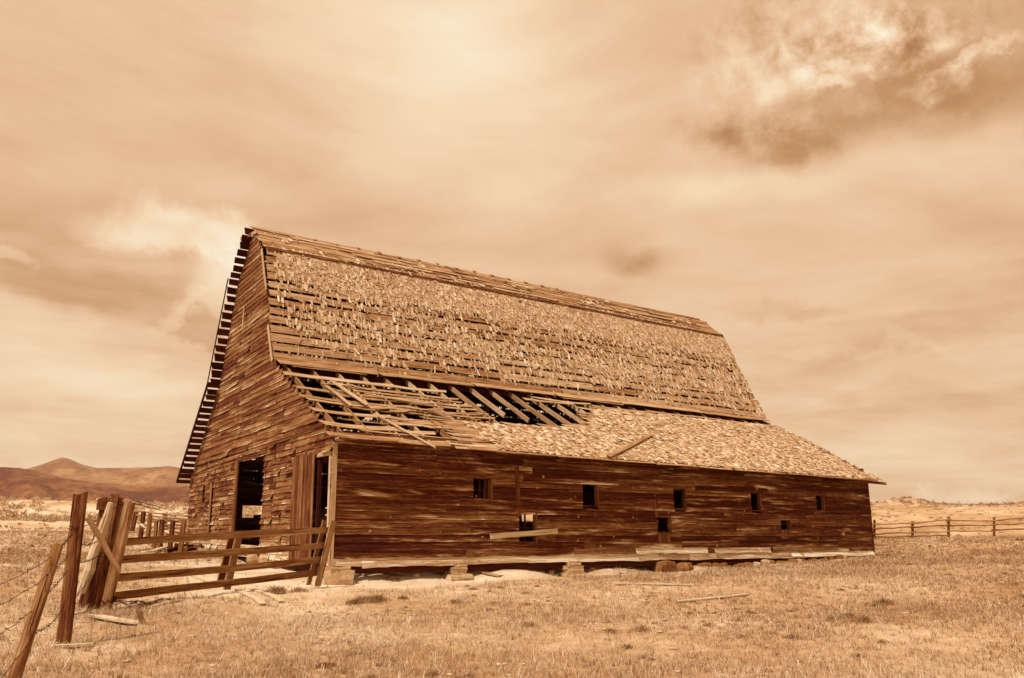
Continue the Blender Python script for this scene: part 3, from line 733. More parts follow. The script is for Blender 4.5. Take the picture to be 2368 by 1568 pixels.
m = MB(); bar(m, (-.70, FB2[0]+.02, FB2[1]), (-.70, FB1[0]+.05, FB1[1]), .045, .03, up=(1, 0, 0), n=4, tone=.1); bar(m, (-.66, FEV[0]-.02, FEV[1]+.0), (-.66, FB2[0]+.1, FB2[1]), .06, .14, up=(1, 0, 0), tone=.1); bar(m, (-.62, FEV[0]+.02, FEV[1]+.03), (26, FEV[0]+.02, FEV[1]), .16, .03, tone=.1)
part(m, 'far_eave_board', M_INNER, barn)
m = MB(); bar(m, (-.62, RIDGE[0]+.75, RIDGE[1]-.2), (-.25, RIDGE[0]-.25, RIDGE[1]-.15), .14, .04, n=2, tone=.9); part(m, 'rake_board', M_RAFT, barn)
# inside: posts, plates, loft and stall boards
m = MB()
for yy in (5.61, 13.3):
    bar(m, (.2, yy, 6.7), (26, yy, 6.7), .2, .2, n=3, tone=.3); bar(m, (.2, yy, 3.55), (26, yy, 3.55), .22, .16, n=3, tone=.3)
part(m, 'purlin', M_INNER, barn)
for yy in (5.61, 13.3):
    for k in range(7):
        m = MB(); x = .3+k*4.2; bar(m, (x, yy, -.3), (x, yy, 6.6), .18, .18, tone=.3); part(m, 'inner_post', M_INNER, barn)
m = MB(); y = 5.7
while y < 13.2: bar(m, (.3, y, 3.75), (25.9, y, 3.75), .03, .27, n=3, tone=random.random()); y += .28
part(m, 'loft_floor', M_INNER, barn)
m = MB()
for k in range(6): bar(m, (1.6+.02*k, 4.8, .5+k*.24), (1.6, 13.0, .5+k*.24), .2, .03, tone=random.random()) if k not in (3,) else None
for q in ((1.3, 7.6), (1.3, 8.6), (1.3, 9.2)): bar(m, (q[0], q[1], -.2), (q[0], q[1], 1.9), .3, .04, up=(0, 1, 0), tone=.8)
part(m, 'stall_boards', M_DOOR, barn)

# ------------------------------------------------------------------ foundation stones
def stone(c, s, lab, grp='foundation stones under the long wall', mat=M_STONE, blocky=.85, rz=0., name='foundation_stone', cat='stone'):
    m = MB(); rock_mesh(m, (0, 0, 0), s, blocky, rz); o = m.build(name, mat, smooth=False); o.location = c; return tag(o, lab, cat, grp)
def pier(px, widths, labs, base_py):
    b = onY(px, base_py, -.28)
    z = gz(b[0], -.1)-.06
    for (w_, d_, h_), lab in zip(widths, labs):
        stone((b[0]+U(-.03, .03), .02, z+h_/2), (w_, d_, h_), lab, rz=U(-.12, .12)); z += h_*.97
zc = gz(.2, -.1)
stone((.22, .02, zc+.16), (.66, .55, .52), 'large squared pale stone block under the near corner of the barn', blocky=.97)
stone((.20, .02, -.125), (.62, .45, .22), 'flatter stone on top of the big block at the near barn corner', blocky=.9, rz=.05)
pier(1070, [(.85, .6, .26), (.55, .45, .22), (.48, .4, .14)], ['wide bottom stone of the first pier right of the near corner', 'middle stone of the first pier right of the near corner', 'thin top stone of the first pier right of the near corner'], 1345)
pier(1335, [(.8, .6, .24), (.68, .45, .22), (.52, .4, .16)], ['wide bottom stone of the second pier, under the second upper window', 'tapered middle stone of the second pier, under the second upper window', 'thin top stone of the second pier, under the second upper window'], 1335)
stone((12.9, -.05, gz(12.9, -.1)+.16), (.75, .5, .5), 'dark squared block propping the wall below the broken bottom boards', mat=M_RUBBLE, blocky=.8)
stone((13.8, -.2, gz(13.8, -.3)+.08), (.7, .5, .36), 'slanted dark stone leaning beside the squared prop block', mat=M_RUBBLE, blocky=.5, rz=.5)
for i in range(26):
    x = 14.6+i*.36+U(-.16, .16); w_ = U(.16, .5); h_ = U(.10, .26)
    stone((x, -.0+U(-.16, .1), gz(x, -.15)+h_*.2), (w_, U(.25, .4), h_), 'rubble stone in the row packed under the far half of the long wall', 'rubble stones packed under the wall', M_RUBBLE if random.random() < .8 else M_STONE, U(.2, .65), U(0, 3), 'rubble_stone')
for (px, py, s) in ((900, 1325, .2), (1115, 1338, .25), (1200, 1335, .3), (1270, 1332, .28), (1380, 1325, .22), (1420, 1332, .2)):
    q = onY(px, py-6, .25); stone((q[0], .2, gz(q[0], .2)+s*.2), (s, s*.8, s*.6), 'small loose stone in the shade between the piers', 'loose stones beneath the barn', M_RUBBLE, .4, U(0, 3), 'rubble_stone')
for i in range(34):
    x = U(.9, 12.4); yy = U(.1, 1.0); q = U(.07, .24)
    stone((x, yy, gz(x, yy)+q*.12), (q*U(.9, 1.5), q, q*.6), 'small loose stone in the shade between the piers', 'loose stones beneath the barn', random.choice([M_RUBBLE, M_STONE]), U(.1, .6), U(0, 3), 'rubble_stone')
for (y, s, lab) in ((6.9, .75, 'big squared stone below the middle doorway sill'), (5.7, .5, 'rounded stone right of the big one below the middle doorway'), (4.6, .45, 'pale stone under the gable wall left of the plank door'), (10.5, .5, 'low stone under the gable wall left of the middle doorway')):
    stone((-.1, y, gz(-.1, y)+s*.22), (s*.7, s, s*.6), lab, 'stones under the gable wall', M_STONE, .75, U(-.3, .3))
# ------------------------------------------------------------------ foreground posts
def lbase(px, py, d): return at(px, py, d)
A0 = at(10, 1640, 8.9); A1 = at(134, 1262, 9.7)
m = MB(); A0 = A0 + (A0-A1)*.06
tube(m, [A0+(A1-A0)*t+np.array([.0, 0, 0]) for t in np.linspace(0, 1, 9)], [.068, .067, .066, .065, .064, .063, .062, .061, .056], 12, .9, .05)
tag(m.build('fence_post', M_POST, smooth=False), 'short round post leaning right at the lower left corner, strung with barbed wire', 'post')
def squarepost(p0, p1, w, d, mat, tone, faces=1., n=15, face=None, lump=.03, chamfer=.2):
    m = MB(); P = np.array(line(p0, p1, n)); dr = nrm(P[-1]-P[0]); f = nrm(np.array(face if face is not None else -FH)); f = nrm(f-dr*(f @ dr)); s_ = np.cross(dr, f); V = []; G = []; r = random.random()*50
    ring = [(-1+chamfer, -1), (1-chamfer, -1), (1, -1+chamfer), (1, 1-chamfer), (1-chamfer, 1), (-1+chamfer, 1), (-1, 1-chamfer), (-1, -1+chamfer)]
    L_ = np.linalg.norm(P[-1]-P[0]); ju = [U(-lump, lump) for _ in ring]
    for i in range(n):
        for k, (a, b_) in enumerate(ring):
            e = 1+ju[k]+U(-lump, lump)*.5; V.append(P[i]+s_*a*w/2*e+f*b_*d/2*e+(dr*U(-.06, .03) if i == n-1 else 0)); G.append((L_*i/(n-1), (a+b_*.3)*w*.7, r))
    F = [(i*8+k, i*8+(k+1) % 8, i*8+8+(k+1) % 8, i*8+8+k) for i in range(n-1) for k in range(8)]
    m.add(V, F, G, tone); e = (n-1)*8
    m.add(V[e:e+8], [tuple(range(8))], [(L_, g[1]*3, r) for g in G[e:e+8]], tone)
    return m
Bb = at(147, 1492, 12.5); Bt = at(187, 1140, 12.5); Bb[2] = gz(Bb[0], Bb[1])-.15
tag(squarepost(Bb, Bt, .175, .12, M_POST, .3, lump=.06).build('fence_post', M_POST), 'tall square dark fence post standing upright between the leaning round post and the thick gatepost', 'post')
# thick double gatepost with a pale split log against it
Cb = at(207, 1422, 16.4); Ct = at(268, 1145, 16.4); Cb[2] = gz(Cb[0], Cb[1])-.15
gp = empty('gatepost', tuple(Cb)); tag(gp, 'massive cracked gatepost of lashed timbers leaning right beside the gate', 'gatepost')
sd = RH
part(squarepost(Cb+sd*.07, Ct+sd*.02, .19, .17, M_POST, .25, lump=.1), 'timber', M_POST, gp)
part(squarepost(Cb-sd*.13+FH*-.03, Ct-sd*.15+np.array([0, 0, -.06]), .17, .15, M_POST, .4, lump=.12), 'timber', M_POST, gp)
m = MB(); p0 = at(186, 1372, 16.1); p1 = at(256, 1162, 16.1); tube(m, line(p0, p1, 9, 0, .012), [.08, .09, .1, .095, .09, .09, .085, .07, .05], 8, .9, .16); tag(part(m, 'split_log', M_PALE, gp), 'pale split log lashed to the left face of the gatepost')
m = MB(); rock_mesh(m, tuple(at(235, 1166, 16.3)), (.16, .16, .22), .8); tag(part(m, 'wood_block', M_POST, gp), 'dark block bolted near the gatepost top')
m = MB()
for (pa, pb) in (((276, 1166), (292, 1168)), ((252, 1386), (268, 1386))): tube(m, [at(*pa, 16.2), at(*pb, 16.2)], .022, 6); tube(m, [at(pb[0]-3, pb[1]-7, 16.15), at(pb[0]-3, pb[1]+7, 16.15)], .04, 6)
part(m, 'hinge', M_IRON, gp)
for t_ in (.06, .42, .5, .93):
    m = MB(); c = Cb+(Ct-Cb)*(1-t_); ring = [c+sd*(-.04)+sd*.24*math.cos(a)+FH*.15*math.sin(a)+np.array([0, 0, .01*math.sin(3*a)]) for a in np.linspace(0, 2*math.pi, 17)]
    tube(m, ring, .006, 4, cap=False); part(m, 'wire_lashing', M_IRON, gp)

# ------------------------------------------------------------------ gate
def GP(px, py, t): return at(px, py, 16.4+(20.9-16.4)*t)
g0 = GP(252, 1412, 0); gate = empty('farm_gate', tuple(g0)); tag(gate, 'four-rail wooden farm gate sagging between the gatepost and the barn corner', 'gate')
rl = [((278, 1254), (768, 1226)), ((270, 1295), (758, 1261)), ((262, 1337), (750, 1293)), ((250, 1380), (742, 1323))]
gn = nrm(np.cross(nrm(GP(768, 1226, 1)-GP(278, 1254, 0)), (0, 0, 1)))
for (a, b_), bow in zip(rl, (-.02, .01, .02, .0)):
    m = MB(); pa = GP(*a, 0); pb = GP(*b_, 1); plank(m, line(pa, pb, 9, bow, .004), (0, 0, 1), gn, .15, .045, .02, random.random(), .04); part(m, 'rail', M_GATE, gate)
def stile(a, b_, t, off, w=.17, d=.045, tone=None):
    m = MB(); pa = GP(*a, t)+gn*off; pb = GP(*b_, t)+gn*off; dr = nrm(pb-pa); wd = nrm(np.cross(dr, gn)); plank(m, line(pa, pb, 5), wd, gn, w, d, .02, tone, .03); part(m, 'stile', M_GATE, gate)
if (gn @ FH) > 0: gn = -gn
part(squarepost(at(243, 1416, 16.1), at(302, 1158, 16.1), .15, .17, M_GATE, .55, chamfer=.06), 'hinge_stile', M_GATE, gate)
part(squarepost(at(229, 1414, 16.5), at(289, 1156, 16.5), .08, .14, M_GATE, .8, chamfer=.06), 'hinge_stile', M_GATE, gate)
stile((521, 1364), (549, 1240), .53, .05, tone=.75); stile((512, 1350), (540, 1245), .53, -.06, tone=.1)
stile((731, 1356), (768, 1204), .97, .05, tone=.7); stile((718, 1354), (756, 1203), .97, -.08, w=.12, tone=.4)
# brace board between post and gate
m = MB(); pa = at(200, 1192, 13.4); pb = at(277, 1322, 15.7); bar(m, pa, pb, .10, .04, n=6, tone=1.0, jit=.006, wob=.08, rag=.04)
tag(m.build('brace_board', M_RAFT), 'thin pale board nailed slantwise from the tall square post down to the gate', 'board')

# ------------------------------------------------------------------ barbed wire
def wire(pts, lab, grp='barbed wire strands', sag=.0, barb=True, r=.0038, name='barbed_wire', step=.14):
    m = MB(); P = []
    for a, b_ in zip(pts[:-1], pts[1:]):
        a = np.array(a); b_ = np.array(b_); n = max(3, int(np.linalg.norm(b_-a)/.09))
        for i in range(n): t = i/n; P.append(a+(b_-a)*t+np.array([0, 0, -sag*4*t*(1-t)])+rng.normal(0, .004, 3))
    P.append(np.array(pts[-1])); P = np.array(P)
    tube(m, P, r, 4, cap=False)
    if barb:
        for i in range(1, len(P)-1, 2):
            for _ in range(2):
                d = rng.normal(0, 1, 3); d = nrm(d)*.028; tube(m, [P[i]-d, P[i]+d], .003, 3, cap=False)
    return tag(m.build(name, M_IRON), lab, 'wire', grp)
wire([at(-30, 1362, 8.6), at(64, 1320, 9.1), at(121, 1283, 9.6), at(160, 1242, 11.5), at(172, 1230, 12.35)], 'uppermost barbed wire from the left edge over the round post to the square post', sag=.02)
wire([at(-30, 1405, 8.6), at(60, 1365, 9.1), at(112, 1326, 9.5), at(165, 1275, 12.35)], 'second barbed wire from the top, crossing the round post', sag=.03)
wire([at(-30, 1478, 8.6), at(50, 1430, 9.1), at(98, 1380, 9.5), at(158, 1318, 12.35)], 'third barbed wire from the top, crossing the round post at its middle', sag=.03)
wire([at(-30, 1600, 8.5), at(40, 1520, 8.9), at(78, 1463, 9.2), at(130, 1430, 11.5), at(152, 1388, 12.35)], 'lowest barbed wire running up behind the round post', sag=.03)
for (a, b_, d0, d1, lab) in (((176, 1220), (236, 1192), 12.4, 16.1, 'short barbed wire from the square post up to the gatepost top'), ((184, 1258), (230, 1247), 12.4, 16.1, 'barbed wire from the square post to the gatepost below the top one'),
                             ((180, 1300), (236, 1278), 12.4, 16.1, 'barbed wire from the middle of the square post to the gatepost'), ((152, 1400), (212, 1330), 12.4, 16.1, 'slanting barbed wire rising from low on the square post to the gatepost'), ((150, 1425), (262, 1384), 12.4, 16.1, 'lowest barbed wire between square post and gate hinge')):
    wire([at(*a, d0), at(*b_, d1)], lab, sag=.05)
m = MB()
for yy in (1218, 1225): 
    c = at(176, yy, 12.5); tube(m, [c+RH*.10*math.cos(a)+FH*.075*math.sin(a)+np.array([0, 0, .01*math.sin(2*a)]) for a in np.linspace(0, 2*math.pi, 15)], .005, 4, cap=False)
tag(m.build('wire_wrap', M_IRON), 'rusty wire wrapped round the upper part of the tall square post', 'wire')
wire([at(308, 1157, 16.1), at(360, 1170, 25), at(440, 1197, 36.5)], 'upper smooth wire running from the gate top back to the barn corner', 'smooth wires behind the gate', barb=False, r=.008, name='smooth_wire')
wire([at(308, 1164, 16.1), at(370, 1180, 25), at(440, 1195, 36.5)], 'lower smooth wire running from the gate top back to the barn corner', 'smooth wires behind the gate', barb=False, r=.007, name='smooth_wire')
# tangle of wire on the ground
P = []
for k in range(60):
    a = k*.33; c = at(262+72*k/60*1.0, 1425, 15.3); P.append(c+RH*.28*math.cos(a)*(1+.3*math.sin(k))+FH*.35*math.sin(a*1.1)+np.array([0, 0, .0]))
for p in P: p[2] = gz(p[0], p[1])+.12+.12*abs(math.sin(p[0]*7+p[1]*3))
wire(P, 'tangled coil of rusty barbed wire lying on the ground by the bleached board', 'wire tangles on the ground', r=.004)

# ------------------------------------------------------------------ boards on the ground
def ground_board(a, b_, w, lab, mat=M_PALE, t=.035, tone=.9, lift=.03, rag=.08):
    pa = np.array(a, float); pb = np.array(b_, float); m = MB(); n = 6; pts = []
    za = gz(pa[0], pa[1]); zb = gz(pb[0], pb[1])
    for i in range(n):
        u = i/(n-1); p = pa+(pb-pa)*u; p[2] = .25*(za+(zb-za)*u)+.75*gz(p[0], p[1])+lift; pts.append(p)
    d = nrm(pts[-1]-pts[0]); wd = nrm(np.cross((0, 0, 1), d)); plank(m, pts, wd, nrm(np.cross(d, wd)), w, t, rag, tone, .06)
    tag(m.build('ground_board', mat), lab, 'board', 'boards lying on the ground')
def G(px, py):
    """point where the sight line meets the ground"""
    r = ray(px, py); lo = 3.
    d = 3.
    while d < 400:
        p = CAM+r*d/(r @ FH)
        if p[2] < gz(p[0], p[1]): break
        d *= 1.012
    return p
ground_board(G(548, 1368), G(608, 1402), .14, 'left of two crossed pale boards on the ground before the gate')
ground_board(G(580, 1366), G(652, 1398), .13, 'right of two crossed pale boards on the ground before the gate')
ground_board(G(440, 1330), G(500, 1352), .2, 'pale board lying behind the gate rails')
ground_board(G(208, 1425), G(322, 1450), .22, 'bleached split board on the ground at the foot of the gate post', tone=1., rag=.25)
ground_board(G(120, 1500), G(215, 1497), .14, 'flat bleached board at the foot of the tall square post')
ground_board(G(1568, 1396), G(1730, 1379), .13, 'long pale lath lying alone in the grass right of the picture middle', tone=.9)
ground_board(G(1420, 1354), G(1600, 1357), .2, 'thin bleached board half sunk in grass before the middle of the long wall')
ground_board(G(330, 1285), G(432, 1262), .18, 'long pale plank propped toward the junk heap at the left barn corner', lift=.12)
ground_board(G(2060, 1247+3), G(2300, 1248), .1, 'long pale pole lying along the foot of the far fence', tone=.8)
ground_board(G(870, 1324), G(930, 1330), .22, 'board lying in the gap beneath the barn near the first corner', M_RAFT, tone=.4)
ground_board(G(1000, 1326), G(1040, 1336), .15, 'board stub lying beneath the barn left of the first pier', M_RAFT, tone=.4)
ground_board(G(1110, 1324), G(1160, 1338), .24, 'wide board lying beneath the barn right of the first pier', M_RAFT, tone=.4)
# heap of scrap wood by the left barn corner
for k in range(9):
    a = G(400+k*8, 1284-k*1.2); m = MB(); d = U(.5, 1.3); an = U(-.6, .9); dd = np.array([math.cos(an), math.sin(an), U(-.1, .25)]); c = a+np.array([0, 0, U(.08, .3)])
    bar(m, c-dd*d/2, c+dd*d/2, U(.1, .2), U(.03, .08), tone=random.random())
    tag(m.build('scrap_timber', random.choice([M_PALE, M_INNER, M_GATE, M_INNER])), 'scrap timber in the jumbled heap beside the left barn corner', 'timber', 'scrap heap by the barn corner')

# ------------------------------------------------------------------ corral and rail fence
corral = empty('corral_fence', tuple(at(341, 1250, 40))); tag(corral, 'weathered pole corral of posts and rails behind the gate, left of the barn', 'fence')
for (tp, bs, d, w_) in (((316, 1181), (306, 1223.5), 46, .2), ((332.6, 1183), (325, 1238), 43, .2), ((347.6, 1187.5), (341, 1252), 39, .18), ((362, 1204), (356, 1268), 36.5, .15), ((375, 1202), (369.5, 1272.5), 35.3, .17), ((382, 1185), (381, 1222), 46, .22), ((400, 1204), (392.5, 1271), 34.8, .17), ((425, 1203), (416.7, 1284), 33, .17)):
    p1 = at(*tp, d); p0 = at(*bs, d); p0[2] -= .1; part(squarepost(p0, p1, w_, w_, M_POST, random.random(), n=4, chamfer=.25), 'post', M_POST, corral)
for (a, b_, d0, d1, r) in (((312, 1182), (442, 1195), 44.5, 42, .055), ((316, 1191), (442, 1201), 44.5, 42, .05), ((350, 1201), (442, 1209), 44.5, 42, .05), ((378, 1213), (442, 1216), 46, 42, .06), ((380, 1220), (442, 1223), 46, 42, .06), ((378, 1227), (442, 1229), 46, 42, .06), ((385, 1233), (442, 1236), 46, 42, .06), ((385, 1240), (442, 1243), 46, 42, .06), ((385, 1247), (442, 1250), 45, 42, .06)):
    m = MB(); tube(m, line(at(*a, d0), at(*b_, d1), 6, 0, .015), [r]*6, 6, random.random(), .1); part(m, 'rail', M_FENCE, corral)
for k in range(16):
    x0 = 318+k*7.2; y0 = 1209+k*2.4+U(-3, 3)
    m = MB(); tube(m, line(at(x0, y0, 42.5-k*.3), at(x0+U(14, 30), y0+U(6, 14), 42-k*.3), 3), .05, 6, U(.5, 1), .1); part(m, 'rail', M_PALE if k % 2 else M_FENCE, corral)
fence = empty('pole_fence', tuple(at(2110, 1246, 55))); tag(fence, 'pole fence of stacked rails crossing the field right of the barn', 'fence')
FP = [(2022, 1202, 1246, 54), (2110, 1205, 1247, 55), (2193.5, 1194, 1245, 56), (2299, 1196, 1243, 58), (2420, 1185, 1242, 60), (2560, 1182, 1240, 63)]
for (px, yt, yb, d) in FP:
    m = MB(); p0 = at(px, yb+3, d); p1 = at(px, yt, d); tube(m, line(p0, p1, 4), .08, 8, random.random(), .1); part(m, 'post', M_POST, fence)
for i in range(len(FP)-1):
    a, b_ = FP[i], FP[i+1]
    ys0 = {0: (1213, 1223, 1235, 1243), 1: (1210, 1219, 1231, 1241), 2: (1204, 1216, 1229), 3: (1204, 1214, 1226), 4: (1200, 1211, 1223)}[i]; ys1 = {0: (1209, 1218, 1231, 1240), 1: (1201, 1214, 1228, 1237), 2: (1204, 1214, 1228), 3: (1195, 1208, 1222), 4: (1195, 1207, 1220)}[i]
    for y0, y1 in zip(ys0, ys1):
        m = MB(); tube(m, line(at(a[0]-6, y0, a[3]-.15), at(b_[0]+6, y1, b_[3]-.15), 7, U(-.02, .03), .02), list(np.linspace(.05, .038, 7)), 7, random.random(), .12); part(m, 'rail', M_FENCE, fence)
for k, (px, py) in enumerate(((2225, 1188), (2236, 1190), (2215, 1191))):
    c = at(px, py+1, 130); m = MB(); bar(m, c+RH*-.9, c+RH*1.3+np.array([0, 0, .3*(k-1)]), .25, .15, tone=.1); tag(m.build('scrap_timber', M_INNER), 'dark scrap timber of the small distant pile out in the right field', 'timber', 'distant scrap pile in the field')

# ------------------------------------------------------------------ vegetation
def grass():
    n = 235000
    # more blades near the camera; a wedge wider than the view
    u = rng.random(n); R_ = 2.5+(u**1.2)*62; a = np.radians(rng.uniform(-46, 42, n))
    X = CAM[0]+R_*(RH[0]*np.sin(a)+FH[0]*np.cos(a)); Y = CAM[1]+R_*(RH[1]*np.sin(a)+FH[1]*np.cos(a))
    ins = (X > -.1) & (X < 26.2) & (Y > -.02) & (Y < 17.5)
    dens = .62+.5*fbm(X, Y, .55)+.35*fbm(X+5, Y, 1.9)-1.2*bare(X, Y)
    ok = (~ins) & (rng.random(n) < dens); X = X[ok]; Y = Y[ok]; R_ = R_[ok]; n = len(X)
    H = (.026+.042*rng.random(n)**1.5)*(1+.7*np.clip(fbm(X, Y, .8), 0, 1))*(1+R_/90); tn0 = .46+.29*fbm(X+2, Y+7, .45)+.1*fbm(X, Y+7, .16)+rng.normal(0, .10, n)
    Z = gh(X, Y); K = 5; V = np.zeros((n, K, 3, 3)); T = np.zeros((n, K, 3))
    wv = .0022+.00036*R_
    for k in range(K):
        th = rng.uniform(0, 6.28, n); ln = H*rng.uniform(.5, 1.5, n); ou = rng.uniform(.25, 1.4, n)*ln; br = rng.uniform(0, .11, n)
        bx = X+np.cos(th*1.7)*br; by = Y+np.sin(th*1.7)*br
        w = wv*rng.uniform(.6, 1.4, n); px = -np.sin(th)*w; py = np.cos(th)*w
        V[:, k, 0] = np.column_stack([bx-px, by-py, Z-.015]); V[:, k, 1] = np.column_stack([bx+px, by+py, Z-.015])
        V[:, k, 2] = np.column_stack([bx+np.cos(th)*ou, by+np.sin(th)*ou, Z+ln])
        T[:, k] = (tn0+rng.normal(0, .12, n))[:, None]
    mb = MB(); mb.add(V.reshape(-1, 3), np.arange(n*K*3).reshape(-1, 3), None, T.reshape(-1))
    tag(mb.build('dry_grass', M_GRASS), 'short dry grass covering the field', 'grass', kind='stuff')
grass()
def far_tufts():
    mb = MB(); n = 9000
    R_ = rng.uniform(36, 150, n); a = np.radians(rng.uniform(-40, 40, n)); X = CAM[0]+R_*(RH[0]*np.sin(a)+FH[0]*np.cos(a)); Y = CAM[1]+R_*(RH[1]*np.sin(a)+FH[1]*np.cos(a))
    ok = ~((X > -1) & (X < 27) & (Y > -1) & (Y < 18)) & (rng.random(n) < .55+.6*fbm(X, Y, .3)); X = X[ok]; Y = Y[ok]; R_ = R_[ok]; n = len(X); Z = gh(X, Y); K = 9; V = np.zeros((n, K, 3, 3)); tn = .35+.25*fbm(X, Y, .2)+rng.normal(0, .15, n)
    for k in range(K):
        th = rng.uniform(0, 6.28, n); r = rng.uniform(0, .28, n); bx = X+np.cos(th)*r; by = Y+np.sin(th)*r; h = rng.uniform(.04, .17, n); w = rng.uniform(.03, .09, n)
        V[:, k, 0] = np.column_stack([bx-RH[0]*w, by-RH[1]*w, Z-.02]); V[:, k, 1] = np.column_stack([bx+RH[0]*w, by+RH[1]*w, Z-.02]); V[:, k, 2] = np.column_stack([bx+rng.normal(0, .05, n), by+rng.normal(0, .05, n), Z+h])
    mb.add(V.reshape(-1, 3), np.arange(n*K*3).reshape(-1, 3), None, np.repeat(tn, K*3))
    tag(mb.build('distant_grass', M_GRASS), 'sparse dry tufts over the field beyond the barn', 'grass', kind='stuff')
far_tufts()
def bush(mb, c, r, n, tone, flat=.8, leaf=.1):
    d = rng.normal(0, 1, (n, 3)); d /= np.linalg.norm(d, axis=1)[:, None]; rr = r*rng.uniform(.45, 1.0, n)*(1+.25*np.sin(d[:, 0]*5+c[0])*np.sin(d[:, 1]*4+c[1]))
    P = d*rr[:, None]; P[:, 2] = np.abs(P[:, 2])*flat; P += c
    a = rng.normal(0, 1, (n, 3)); a /= np.linalg.norm(a, axis=1)[:, None]; b_ = np.cross(a, rng.normal(0, 1, (n, 3))); b_ /= np.linalg.norm(b_, axis=1)[:, None]
    s = leaf*r*rng.uniform(.6, 1.4, n)[:, None]
    V = np.stack([P-a*s, P+b_*s*.6, P+a*s], 1)
    mb.add(V.reshape(-1, 3), np.arange(n*3).reshape(-1, 3), None, np.repeat(tone+rng.normal(0, .15, n), 3))
def sage():
    mb = MB()
    cnt = 0
    for _ in range(5200):
        R_ = 68+145*random.random()**1.0; a = math.radians(U(-50, -17))
        x = CAM[0]+R_*(RH[0]*math.sin(a)+FH[0]*math.cos(a)); y = CAM[1]+R_*(RH[1]*math.sin(a)+FH[1]*math.cos(a))
        if random.random() > .62+.5*float(fbm(np.float64(x), np.float64(y), .09)): continue
        edgef = min(1, (R_-66)/12)
        r = U(.45, .95)*(.6+.4*edgef); bush(mb, np.array([x, y, gz(x, y)-.1]), r, 46, U(.3, .85), .85, .26)
    tag(mb.build('sagebrush', M_SAGE), 'pale sagebrush covering the rise at the left', 'shrubs', kind='stuff')
    mb = MB()
    for _ in range(2600):
        R_ = U(200, 300); a = math.radians(U(26, 48))
        x = CAM[0]+R_*(RH[0]*math.sin(a)+FH[0]*math.cos(a)); y = CAM[1]+R_*(RH[1]*math.sin(a)+FH[1]*math.cos(a))
        r = U(.5, 1.25)
        bush(mb, np.array([x, y, gz(x, y)-.1]), r, 34, U(.05, .6), .9, .26)
    for _ in range(150):
        x = PEAK[0]+random.gauss(0, 11); y = PEAK[1]+random.gauss(0, 11); bush(mb, np.array([x, y, gz(x, y)-.1]), U(.4, .9), 34, U(-.4, .3), .8, .26)
    tag(mb.build('far_sagebrush', M_SAGE), 'darker sagebrush along the skyline at the right', 'shrubs', kind='stuff')
sage()
# weeds: low dark clumps in the near field
def weeds():
    mb = MB()
    spots = []
    for _ in range(420):
        R_ = U(7, 34); a = math.radians(U(-34, 35)); x = CAM[0]+R_*(RH[0]*math.sin(a)+FH[0]*math.cos(a)); y = CAM[1]+R_*(RH[1]*math.sin(a)+FH[1]*math.cos(a))
        if -.6 < x < 26.5 and y > -.5: continue
        if float(bare(np.float64(x), np.float64(y))) > .4 or float(fbm(np.float64(x), np.float64(y), .4)) < -.1: continue
        spots.append((x, y, U(.06, .16)))
    for (px, py, r) in ((835, 1396, .32), (815, 1400, .22), (870, 1394, .3), (1960, 1430, .24), (1995, 1440, .22), (2040, 1400, .3), (1930, 1436, .25), (640, 1372, .35), (690, 1370, .25), (1220, 1450, .2), (1480, 1460, .22)):
        q = G(px, py); spots.append((q[0], q[1], r))
    for (x, y, r) in spots:
        n = int(150+1500*r*r*2); z = gz(x, y); th = rng.uniform(0, 6.28, n); rad = r*np.abs(rng.normal(0, .65, n)); h = rng.uniform(.15, .55, n)*r*np.clip(1.1-rad/r*.5, .3, 1.1)
        bx = x+np.cos(th)*rad*.8; by = y+np.sin(th)*rad*.8; w = .002+.00036*math.hypot(x-CAM[0], y-CAM[1]); t2 = rng.uniform(0, 6.28, n)
        V = np.stack([np.column_stack([bx-np.sin(t2)*w, by+np.cos(t2)*w, z+h*.15*rng.random(n)]), np.column_stack([bx+np.sin(t2)*w, by-np.cos(t2)*w, z+h*.2]), np.column_stack([bx+np.cos(t2)*h*.7+np.cos(th)*h*.3, by+np.sin(t2)*h*.7+np.sin(th)*h*.3, z+h])], 1)
        mb.add(V.reshape(-1, 3), np.arange(n*3).reshape(-1, 3), None, np.repeat(U(.1, .6)+rng.normal(0, .18, n), 3))
    tag(mb.build('weeds', M_WEED), 'low wiry weeds growing in clumps through the grass', 'weeds', kind='stuff')
    # pale dry stalks
    mb = MB()
    for _ in range(900):
        R_ = U(7, 26); a = math.radians(U(-34, 35)); x = CAM[0]+R_*(RH[0]*math.sin(a)+FH[0]*math.cos(a)); y = CAM[1]+R_*(RH[1]*math.sin(a)+FH[1]*math.cos(a))
        if -.6 < x < 26.5 and y > -.8: continue
        z = gz(x, y)
        for _k in range(random.randint(1, 5)):
            h = U(.04, .15); t_ = U(0, 6.28); o = np.array([math.cos(t_), math.sin(t_), 0])*h*U(.4, 1.6); p = np.array([x, y, z]); q = p+o*.5+np.array([0, 0, h]); e = p+o+np.array([0, 0, h*U(.6, 1.1)])
            w = .0016+.00013*R_; s_ = RH*w
            mb.add([p-s_, p+s_, q+s_, q-s_, e], [(0, 1, 2, 3)], None, U(.8, 1.1)); mb.add([q-s_, q+s_, e], [(0, 1, 2)], None, U(.8, 1.1))
    tag(mb.build('dry_stalks', M_GRASS), 'pale bent dry stalks scattered over the grass', 'stalks', kind='stuff')
weeds()
